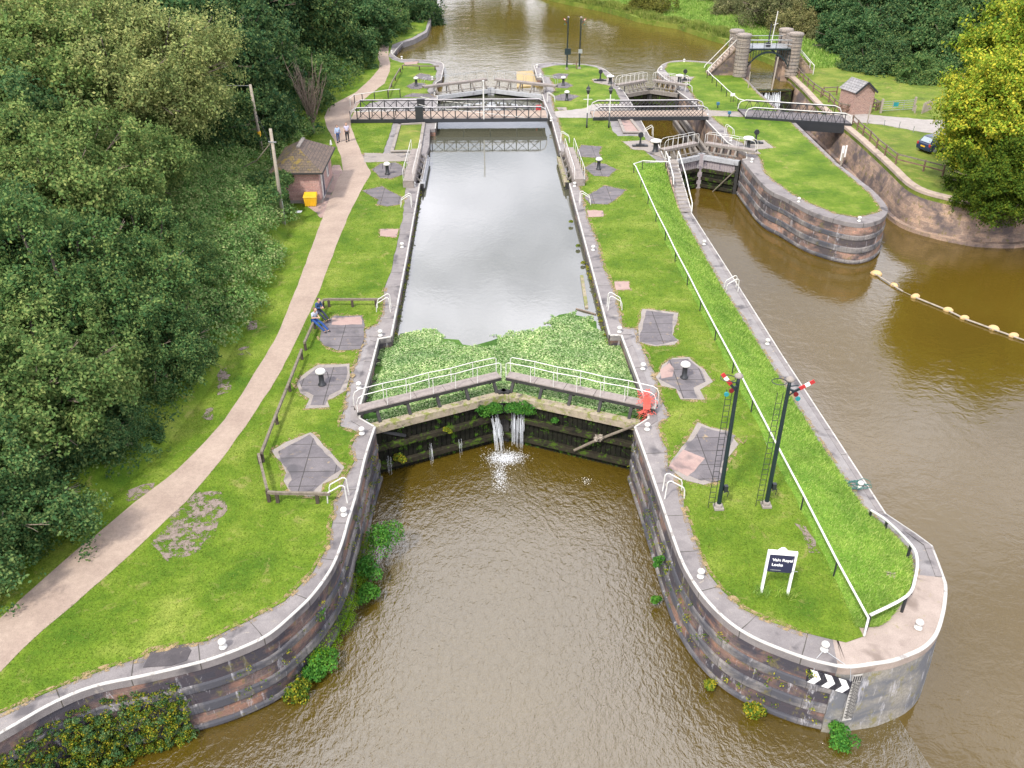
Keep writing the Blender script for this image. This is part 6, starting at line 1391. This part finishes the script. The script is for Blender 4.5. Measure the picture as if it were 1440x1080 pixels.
trees=[
# px, py of the crown, distance, radius, kind, label
(-45,730,28,4.2,'oakA','dark oak crown overhanging the path at the lower left edge of the picture'),
(115,622,35,3.2,'oakC','small dark oak crown nearest the bend of the path'),
(40,560,35,5.0,'oakB','oak at the left picture edge just above the lowest crown'),
(192,498,41,3.8,'oakA','oak crown leaning over the verge level with the seated people'),
(100,430,42,5.4,'oakC','broad oak in the left wood beside the near gates level'),
(-20,400,44,5.5,'oakA','oak cut by the left picture edge at mid height'),
(208,372,50,4.1,'oakC','oak leaning towards the brambles left of the path'),
(95,280,52,5.8,'oakB','tall light oak in the middle of the left wood'),
(-10,230,55,6.2,'oakA','tall oak cut by the left picture edge above mid height'),
(170,250,60,4.8,'oakB','oak left of the long pale overhead wire'),
(185,130,66,7.0,'pale','large pale grey green ash in the upper left wood'),
(50,130,64,6.5,'oakB','light oak left of the large pale ash'),
(70,40,80,7.5,'pale','pale ash reaching the top left corner'),
(200,45,86,7.0,'mid','greenish crown between the ash trees and the dark wood'),
(290,85,84,5.6,'dark','dark blue green crown right of the large pale ash'),
(290,185,76,4.6,'dark','dark crown behind the overhead wire'),
(355,175,84,4.4,'dark','dark crown just behind the taller utility pole'),
(350,95,95,6.0,'dark','dark tall crown above the two utility poles'),
(270,10,102,7.0,'mid','high crown at the top edge above the dark wood'),
(340,15,112,7.5,'dark','very dark crown at the top edge left of the path'),
(405,120,100,4.2,'mid','dense crown behind the bare twiggy tree'),
(410,40,118,6.5,'dark','dark crown at the top edge above the bare tree'),
(470,85,122,5.2,'mid','green crown leaning right over the far verge'),
(485,30,136,6.2,'mid','lighter round crown near the far bend of the path'),
(440,0,140,7,'dark','dark crown on the top edge behind the far verge'),
(530,40,148,5.0,'mid','tall crown directly above the far end of the path'),
(575,25,160,5.5,'dark','dark crown hanging over the river at the far left bank'),
(545,0,168,6.,'dark','dark crown on the top edge nearest the river'),
(500,-20,165,7,'mid','tall crown cut by the top edge behind the far path'),
(350,-50,150,8,'dark','tall crown cut by the top edge in the dark wood'),
(230,-50,130,9,'mid','tall crown cut by the top edge behind the pale ash'),
(90,-50,120,9,'oakB','tall crown cut by the top left edge of the picture'),
(-90,620,36,5,'oakC','oak just outside the left edge beside the near wood'),
(-110,100,62,7,'oakC','oak beyond the upper left picture edge'),
(1415,180,71,6.1,'maple','golden green maple hanging over the parked cars and the pool'),
(1480,105,76,7.2,'maple','taller golden maple at the right edge of the picture'),
(1418,262,67.5,4.8,'mapleG','low green boughs of a maple touching the water at the right edge'),
(1390,272,69.5,2.5,'mapleG','small green bush overhanging the wall left of the low maple boughs'),
(1500,230,68,6.5,'maple','golden maple just beyond the right edge'),
(1175,25,146,6.0,'sycB','round dark sycamore left of the right hand wood'),
(1240,50,134,6.5,'syc','dark sycamore behind the brick shed'),
(1310,20,136,8,'sycB','tall sycamore in the middle of the right hand wood'),
(1265,90,124,4.6,'syc','lower sycamore clump at the edge of the meadow behind the shed'),
(1340,85,120,6.2,'sycB','leaning sycamore crown above the field gate'),
(1410,30,124,8,'syc','tall dark sycamore above the golden tree'),
(1390,125,110,4.0,'syc','low dark crown between the gate and the golden tree'),
(1195,62,130,5.0,'sycB','round crown beside the meadow track left of the right wood'),
(1228,100,118,4.2,'syc','low crown nearest the brick shed roof'),
(1295,122,112,3.8,'sycB','low bushy crown above the field gate notice'),
(1160,25,150,4.4,'syc','dark crown filling behind the right tower'),
(1240,-30,150,9,'syc','high crown cut by the top edge behind the right wood'),
(1470,-10,135,9,'syc','high dark crown in the top right corner'),
(1118,38,143,3.4,'sage','grey green willow left of the right hand wood'),
(1085,12,150,4.6,'sage','grey green willow above the stone gateway'),
(1150,55,140,2.6,'sage','low grey bush on the meadow right of the stone gateway'),
(1040,15,163,3.8,'sage','grey green willow left of the stone gateway staff'),
(1000,-5,180,5,'sage','sage willow cut by the top edge right of the round river bush'),
(919,14,166,3.9,'willow','round olive bush standing at the river edge in the top centre'),
(975,-2,182,3.6,'sycB','dark small crown on the far meadow at the top edge'),
(900,-60,235,8,'sage','willow far up the river beyond the top edge'),(800,-75,250,9,'sycB','dark tree far up the river beyond the top edge'),(1000,-60,240,9,'sycB','broad tree far up the river meadow beyond the top edge'),
(720,-95,300,11,'sycB','distant tree at the river bend beyond the top edge'),(860,-85,280,10,'syc','distant dark tree at the river bend beyond the top edge'),
]
M['leaf_mapleG']=mk_blade('maple_green_leaf',(.04,.09,.012),(.075,.13,.014),(.14,.17,.015))
M['leaf_willow']=mk_blade('olive_leaf',(.07,.085,.02),(.11,.13,.025),(.17,.17,.04))
def recolor(src,name,matn):
    t0,r0,h0=T[src]; t=thing(name,'x','tree')
    for ch in list(t0.children):
        if ch.name.startswith('crown'):
            c=ch.copy(); c.data=ch.data.copy(); c.data.materials.clear(); c.data.materials.append(M[matn])
        else: c=ch.copy()
        C.objects.link(c); c.parent=t
    return (t,r0,h0)
T['mapleG']=recolor('maple','maple_tree','leaf_mapleG'); T['willow']=recolor('sage','willow_tree','leaf_willow')
for i,(px,py,Y,r_,kd,lab) in enumerate(trees):
    t0,r0,h0=T[kd]; c=ray(px,py,Y); s_=r_/r0; loc=(c.x,c.y,c.z-h0*s_); rz=rng.random()*6.28
    grp='trees of the left wood' if px<620 else ('golden maples at the right edge' if kd in('maple','mapleG') else 'trees of the right wood and river meadow')
    if kd not in used: used.add(kd); t0.location=loc; t0.rotation_euler=(0,0,rz); t0.scale=(s_,)*3; t0['label']=lab; t0['group']=grp
    else: dup(t0,loc,rz,lab,grp,(s_*(.93+.14*rng.random()),s_*(.93+.14*rng.random()),s_))
for i,(x,y,r_,kd,lab) in enumerate([(6,226,8,'sycB','tall tree upriver beyond the top edge nearest the channel'),(19,216,8,'syc','second tall tree upriver beyond the top edge'),(31,209,8,'sycB','tall tree on the far meadow beyond the top edge'),(43,203,8,'sycB','tall tree beyond the top edge behind the river bush'),(55,199,8,'syc','tall tree beyond the top edge left of the willows'),(68,194,8,'sycB','tall tree beyond the top edge above the willows'),(-3,245,9,'sycB','distant tree in the river bend beyond the top edge')]):
    t0,r0,h0=T[kd]; dup(t0,(x,y,0),rng.random()*6.28,lab,'trees of the right wood and river meadow',r_/r0)
# bare twiggy tree
p=at(441,187); t=thing('bare_tree','leafless pale twiggy tree between the dark wood and the path','tree',tuple(p)); g=random.Random(5)
b=MB(); b.tube([p,p+Vector((0,0,1.2))],.18,8,r1=.14); b.build('trunk',M['twig'],t)
b=MB()
for k in range(46):
    a=g.uniform(0,6.28); sp_=g.uniform(.1,.42); hgt=g.uniform(3.5,6.6); d0=Vector((math.cos(a)*sp_,math.sin(a)*sp_,1)); P_=[p+Vector((0,0,.8))]
    for j in range(1,6): P_.append(p+Vector((0,0,.8))+d0*(hgt*j/5)+Vector((g.uniform(-.15,.15),g.uniform(-.15,.15),0)))
    b.tube(P_,.05,4,r1=.012)
    for j in range(2,5):
        e_=P_[j]+Vector((g.uniform(-.6,.6),g.uniform(-.6,.6),g.uniform(.5,1.1))); b.tube([P_[j],e_],.018,3,r1=.008)
b.build('branches',M['twig'],t)
# thickets on the bank
def mass(name,label,cs,n,size,mat,seed,kind='stuff',sq=.8,cat='bushes',parent=None,asp=.62):
    "cs: list of (x,y,z,r)"
    g=np.random.default_rng(seed); cs=np.array(cs); w=cs[:,3]**2; k=g.choice(len(cs),size=n,p=w/w.sum()); d=g.normal(size=(n,3)); d[:,2]=abs(d[:,2])*1.1-.25; d/=np.linalg.norm(d,axis=1)[:,None]
    pos=cs[k,:3]+d*(cs[k,3]*(.75+.35*g.random(n)))[:,None]*np.array([1,1,sq]); V=leafquads(pos,d,size,g,asp,.75)
    o=tri_mesh(name,V,4,M[mat],parent); 
    if parent is None: tag(o,label,cat,kind=kind)
    return o
foot2=[p for p in foot if 12<p.y<175]; g=random.Random(6)
def bank_lumps(ylo,yhi,n,dlo,dhi,rlo,rhi,zoff=0,bias=1.):
    out=[]
    while len(out)<n:
        y=g.uniform(ylo,yhi); fx=None
        for i in range(1,len(foot)):
            a,b_=foot[i-1],foot[i]
            if a.y<=y<=b_.y: fx=a.lerp(b_,(y-a.y)/max(b_.y-a.y,1e-5)).x; break
        if fx is None: continue
        dx=dlo+(dhi-dlo)*g.random()**bias; x=fx-dx; r_=g.uniform(rlo,rhi); out.append((x,y,hillz(x,y)+r_*.2+zoff,r_))
    return out
mass('bramble_thicket','bramble thicket on the bank between the oaks and the small hut',bank_lumps(44,90,520,.5,11,.7,1.4),190000,.17,'bramble',21,cat='brambles')
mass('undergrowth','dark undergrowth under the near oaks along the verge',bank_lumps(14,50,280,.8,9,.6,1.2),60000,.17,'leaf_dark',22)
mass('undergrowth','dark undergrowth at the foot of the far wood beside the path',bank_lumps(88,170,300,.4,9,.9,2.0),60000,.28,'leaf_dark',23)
hc=at(408,290); mass('hedge_bush','leafy bush in front of the hut wall by the utility pole',[(-17.0+g.uniform(-1.3,1.0),66.5+g.uniform(-3,2.2),g.uniform(.4,2.6),g.uniform(.6,1.0)) for k in range(26)],26000,.18,'leaf_mid',24,kind=None,cat='bush')
hh=C.objects['hedge_bush']; 
if 'kind' in hh: del hh['kind']
# grass blades
def inpoly(P,X,Y):
    ins=np.zeros(len(X),bool); n=len(P); j=n-1
    for i in range(n):
        xi,yi,xj,yj=P[i][0],P[i][1],P[j][0],P[j][1]
        c=((yi>Y)!=(yj>Y))&(X<(xj-xi)*(Y-yi)/((yj-yi) if yj!=yi else 1e-9)+xi); ins^=c; j=i
    return ins
EXC=[ [(p.x,p.y) for p in ats(pathL+pathR)] ]+[[(p.x,p.y) for p in ats(s[0])] for s in slabs[:-1]]
def blades(name,label,poly,box,n,h,w,mat,seed,z=.03,zf=None,lean=.4,exc=True,clump=0):
    g=np.random.default_rng(seed); X=g.uniform(box[0],box[1],n); Y=g.uniform(box[2],box[3],n)
    # more blades near the camera
    keep=g.random(n)<np.clip((38/(Y+12))**1.6,.05,1); X,Y=X[keep],Y[keep]
    if poly is not None: k=inpoly(poly,X,Y); X,Y=X[k],Y[k]
    if exc:
        for e in EXC: k=~inpoly(e,X,Y); X,Y=X[k],Y[k]
    n=len(X); Z=np.full(n,z) if zf is None else zf(X,Y)
    a=g.random(n)*6.28; hh=h*(.5+g.random(n)); s_=1+ (Y/60)*.8; ww=w*s_; dx=np.cos(a)*ww; dy=np.sin(a)*ww; lx=g.normal(size=n)*lean*hh; ly=g.normal(size=n)*lean*hh
    V=np.stack([np.stack([X-dx,Y-dy,Z],1),np.stack([X+dx,Y+dy,Z],1),np.stack([X+lx,Y+ly,Z+hh],1)],1)
    return tag(tri_mesh(name,V,3,M[mat]),label,'grass',kind='stuff')
GLp=[(p.x,p.y) for p in GL]; 
inn=[p.x for p in foot if p.y<100]
def verge_ok(): pass
blades('grass','short grass of the left lawn and verge',GLp,(-40,-5,14,100),600000,.035,.014,'blade',31)
blades('grass','short grass of the middle island lawn',[(p.x,p.y) for p in GM],(6,17,18,100),220000,.035,.014,'blade',32)
# long grass on the slope
def slopefun():
    g=np.random.default_rng(33); nR=len(SR); nC=len(SR[0]); A=np.array([[tuple(p) for p in r_] for r_ in SR]); n=70000
    i=g.integers(0,nR-1,n); j=(g.random(n)**1.5*(nC-1)); j=(nC-2)-j.astype(int)%(nC-1); u=g.random(n)[:,None]; v=g.random(n)[:,None]
    P_=A[i,j]*(1-u)*(1-v)+A[i+1,j]*u*(1-v)+A[i,j+1]*(1-u)*v+A[i+1,j+1]*u*v
    k=(T_w:=1); h=.10*(.4+g.random(n))*(.5+.9*(i/(nR-1))); a=g.random(n)*6.28; w=.014*(1+P_[:,1]/60)
    d=np.stack([np.cos(a)*w,np.sin(a)*w,np.zeros(n)],1); tip=P_+np.stack([g.normal(size=n)*.4*h+.4*h,g.normal(size=n)*.4*h,h],1)
    tag(tri_mesh('long_grass',np.stack([P_-d,P_+d,tip],1),3,M['bladelong']),'long rough grass covering the slope right of the handrail','grass',kind='stuff')
slopefun()
# tufts at the sign posts and along the path edge near the wood
for q_,l in ((p0,'left'),(p1,'right')):
    pass
for q_,l in ((at(1070,834),'straggly tuft at the foot of the left sign post'),(at(1107,837),'straggly tuft at the foot of the right sign post')):
    g2=np.random.default_rng(int(q_.x*10)); n=260; c=np.array([q_.x,q_.y,.02]); A=c+np.stack([g2.normal(size=n)*.16,g2.normal(size=n)*.14,np.zeros(n)],1); a=g2.random(n)*6.28; d=np.stack([np.cos(a)*.012,np.sin(a)*.012,np.zeros(n)],1)
    tip=A+np.stack([g2.normal(size=n)*.1,g2.normal(size=n)*.1-.04,.12+.22*g2.random(n)],1); tag(tri_mesh('grass_tuft',np.stack([A-d,A+d,tip],1),3,M['bladelong']),l,'grass tuft')
# reeds and meadow on the right bank
Bk=[p for p in bank if p.y<200]
def bankx(y):
    for i in range(1,len(bank)):
        a,b_=bank[i-1],bank[i]
        if min(a.y,b_.y)<=y<=max(a.y,b_.y): return a.lerp(b_,(y-a.y)/(b_.y-a.y)).x
    return bank[-1].x
def meadow(name,label,n,ylo,yhi,dlo,dhi,h,w,mat,seed,bias=1.):
    g2=np.random.default_rng(seed); Y=g2.uniform(ylo,yhi,n); bx=np.array([bankx(y) for y in np.linspace(ylo,yhi,200)]); bx=np.maximum.accumulate(bx[::-1])[::-1]; X=np.interp(Y,np.linspace(ylo,yhi,200),bx)+dlo+(dhi-dlo)*g2.random(n)**bias
    Z=np.where(X-np.interp(Y,np.linspace(ylo,yhi,200),bx)<1.,-.5,0.); hh=h*(.5+g2.random(n))*(1+.4*np.sin(X*.9)*np.cos(Y*.7)); a=g2.random(n)*6.28; d=np.stack([np.cos(a)*w,np.sin(a)*w,np.zeros(n)],1); A=np.stack([X,Y,Z],1)
    k=np.ones(n,bool)
    for e in ([(p.x,p.y) for p in ats([(1160,150),(1200,150),(1245,160),(1300,164),(1345,172),(1345,195),(1290,190),(1240,178),(1170,195)])],):
        k&=~inpoly(e,X,Y)
    tip=A+np.stack([g2.normal(size=n)*.3*hh,g2.normal(size=n)*.3*hh,hh],1); V=np.stack([A-d,A+d,tip],1)[k]; tag(tri_mesh(name,V,3,M[mat]),label,'reeds',kind='stuff')
meadow('reeds','tall grassy reeds along the far river bank',50000,119,185,.2,3.2,.7,.08,'reed',41,1.)
meadow('meadow_grass','rough meadow grass behind the stone gateway and shed',110000,119,184,3,42,.3,.09,'bladelong',42)
# pennywort mat in the lock
wp=ats([(528,530),(533,492),(545,480),(565,470),(600,467),(625,474),(640,480),(660,487),(680,483),(700,475),(740,468),(775,462),(776,447),(800,441),(830,446),(842,460),(858,478),(872,482),(893,520),(912,572),(900,592),(712,560),(528,600),(506,572)],UP)
b=MB(); b.poly([(p.x,p.y,UP+.012) for p in jitter(wp,.25,.5,4)]); tag(b.build('weed_mat',M['weedbase']),'green base of the floating weed mat behind the near gates','water weed',kind='stuff')
g2=np.random.default_rng(51); n=150000; W_=[(p.x,p.y) for p in jitter(wp,.55,.35,5)]; X=g2.uniform(-8,9,n); Y=g2.uniform(36,54,n); k=inpoly(W_,X,Y); X,Y=X[k],Y[k]
k=(Y<PL(0,.1,0).y+ (X+6.1)*(3/6.8)) if False else np.ones(len(X),bool); n=len(X)
hz_=.015+.06*g2.random(n)*(1+np.sin(X*2.3)*np.cos(Y*2.9)*.6); ctr=np.stack([X,Y,UP+hz_],1); d=np.tile([0,0,1.],(n,1))
# six sided round leaves
nn=d+g2.normal(size=(n,3))*.34; nn/=np.linalg.norm(nn,axis=1)[:,None]; a=np.cross(nn,g2.normal(size=(n,3))); a/=np.linalg.norm(a,axis=1)[:,None]; c_=np.cross(nn,a); s_=(.040*(.5+.9*g2.random(n)))[:,None]
V=np.stack([ctr+a*s_*math.cos(t_)+c_*s_*math.sin(t_) for t_ in [i*PI/3 for i in range(6)]],1)
tag(tri_mesh('pennywort',V,6,M['weed']),'floating pennywort leaves filling the chamber behind the near gates','water weed',kind='stuff')
# plants on gates and walls
def plant(label,cs,n,size,mat,seed,name='wall_plant'): return tag(mass(name,label,cs,n,size,mat,seed,kind=None),label,'plant') 
def fix(o):
    if 'kind' in o: del o['kind']
    return o
_mass=mass
def plant(label,cs,n,size,mat,seed,name='wall_plant'):
    o=_mass(name,label,cs,n,size,mat,seed,cat='plant'); del o['kind']; return o
c1=PL(LL-1.0,-.35,-.95); plant('bright fern clump on the near gates left of the mitre post',[(c1.x+random.uniform(-.55,.45),c1.y-.1,c1.z+random.uniform(-.3,.3),.3) for k in range(7)],2600,.09,'fern',61,'fern_clump')
c1=PR(LR-1.0,-.35,-.8); plant('bright fern clump on the near gates right of the mitre post',[(c1.x+random.uniform(-.5,.7),c1.y-.1,c1.z+random.uniform(-.3,.3),.34) for k in range(8)],3200,.09,'fern',62,'fern_clump')
for (a_,z_,r_,l) in ((1.2,-2.5,.28,'small yellow green fern low on the left near gate leaf'),(3.9,-1.5,.16,'tiny fern on the middle beam of the left near gate leaf')):
    c1=PL(a_,-.4,z_); plant(l,[(c1.x,c1.y,c1.z,r_),(c1.x+.2,c1.y,c1.z-.15,r_*.8)],600,.08,'ivy',63,'fern_clump')
c1=PR(4.4,-.35,-1.2); plant('tiny fern on the right near gate leaf',[(c1.x,c1.y,c1.z,.2)],300,.08,'fern',64,'fern_clump')
wallpl=[((536,765),-2.4,.75,'fern','dark green bush growing from the left wing wall at the water, upper one'),((522,800),-2.7,.5,'fern','leafy bush just below the upper bush on the left wing wall'),((517,835),-2.9,.45,'fern','third bush down the left wing wall at the water'),
((446,857),-1.3,.34,'fern','small bush halfway up the curved left wing wall'),((455,930),-3.0,.5,'fern','mossy bush at the waterline of the curved left wall'),((421,972),-3.2,.42,'ivy','bright round plant at the foot of the curved left wall'),((440,950),-3.1,.35,'fern','small plant between two others at the foot of the curved left wall'),
((1185,1038),-3.2,.42,'fern','leafy sapling in the wall joint under the chevron board'),((1178,1018),-2.9,.25,'fern','sprig above the sapling in the wall joint'),((1000,962),-3.1,.22,'ivy','small plant at the waterline of the right wing wall'),((1058,998),-3.2,.33,'ivy','trailing plant at the waterline left of the chevron board'),
((926,790),-1.6,.22,'fern','small fern high on the right wing wall by the coping'),((924,843),-3,.18,'fern','tiny plant low on the right wing wall'),((780,0),0,0,'','')]
for i,((x,y),z,r_,mt,l) in enumerate(wallpl):
    if not l: continue
    c1=at(x,y,z); gg=random.Random(i); plant(l,[(c1.x+gg.uniform(-1,1)*r_*.7,c1.y+gg.uniform(-1,1)*r_*.7,c1.z+gg.uniform(-.6,.6)*r_,r_*gg.uniform(.5,.8)) for k in range(9)],int(1500*max(r_,.3)/.5),.10,mt,70+i)
for i,(x,y,z) in enumerate([(803,312,-.5),(813,346,-.55),(820,370,-.6)]):
    c1=at(x,y,z); plant(['bright weed high on the right chamber wall','second bright weed down the right chamber wall','third and lowest weed on the right chamber wall'][i],[(c1.x,c1.y,c1.z,.17)],260,.08,'ivy',90+i)
# small tufts scattered in the joints of the wing walls: one mass
def wallmass(name,label,P,n,zr,outr,size,mat,seed,nper=14,r_=.12):
    g3=random.Random(seed); O=resample([Vector(p) for p in P],200); O2=offs(O,.08); cs=[]
    for k in range(n):
        i=g3.randrange(len(O2)); z=g3.uniform(*zr); o_=O2[i]+(O2[i]-O[i]).normalized()*g3.uniform(*outr); cs.append((o_.x,o_.y,z,r_*g3.uniform(.4,1.3)))
    return _mass(name,label,cs,n*nper,size,mat,seed,cat='wall weeds')
wallmass('wall_weeds','small weeds rooted in the joints of the left wing wall',Lw[25:],120,(-3.2,-.5),(0,.1),.07,'ivy',101)
wallmass('wall_weeds','small weeds rooted in the joints of the right wing wall',Rtipa,130,(-3.3,-.5),(0,.1),.07,'ivy',102)
wallmass('wall_weeds','dry weeds along the left chamber wall waterline',Lch,80,(-.75,-.3),(0,.08),.07,'ivy',103,r_=.1)
wallmass('wall_weeds','weeds along the right chamber wall waterline',Rch,60,(-.75,-.3),(0,.08),.07,'ivy',104,r_=.1)
wallmass('moss_strip','bright moss along the foot of the left wing wall',Lw[-30:-8],90,(-3.4,-2.6),(.1,.3),.045,'mossleaf',105,110,.3)
# ivy and yellowing scrub at the bottom left
iv=[]
O=resample(Lw[:22],120); O2=offs(O,.25); g3=random.Random(12)
for k in range(1100):
    i=g3.randrange(0,112); u=g3.random()**.8; z=-.75-u*2.8; out=.0+u*1.1*g3.uniform(.3,1.2)*(1-max(0,i-70)/70); nrm_=(O2[i]-O[i]).normalized(); p=O[i]+nrm_*out
    iv.append((p.x,p.y,z,g3.uniform(.04,.17)))
_mass('ivy_scrub','green and yellow ivy scrub covering the wall in the bottom left corner',iv,38000,.07,'ivy',106,cat='ivy')
iv2=[(a+g3.uniform(-.2,.2),b_,c_+.1,d_) for a,b_,c_,d_ in iv[::3]]
_mass('ivy_scrub','darker leaves among the ivy scrub in the bottom left corner',iv2,16000,.08,'leaf_mid',107,cat='ivy')
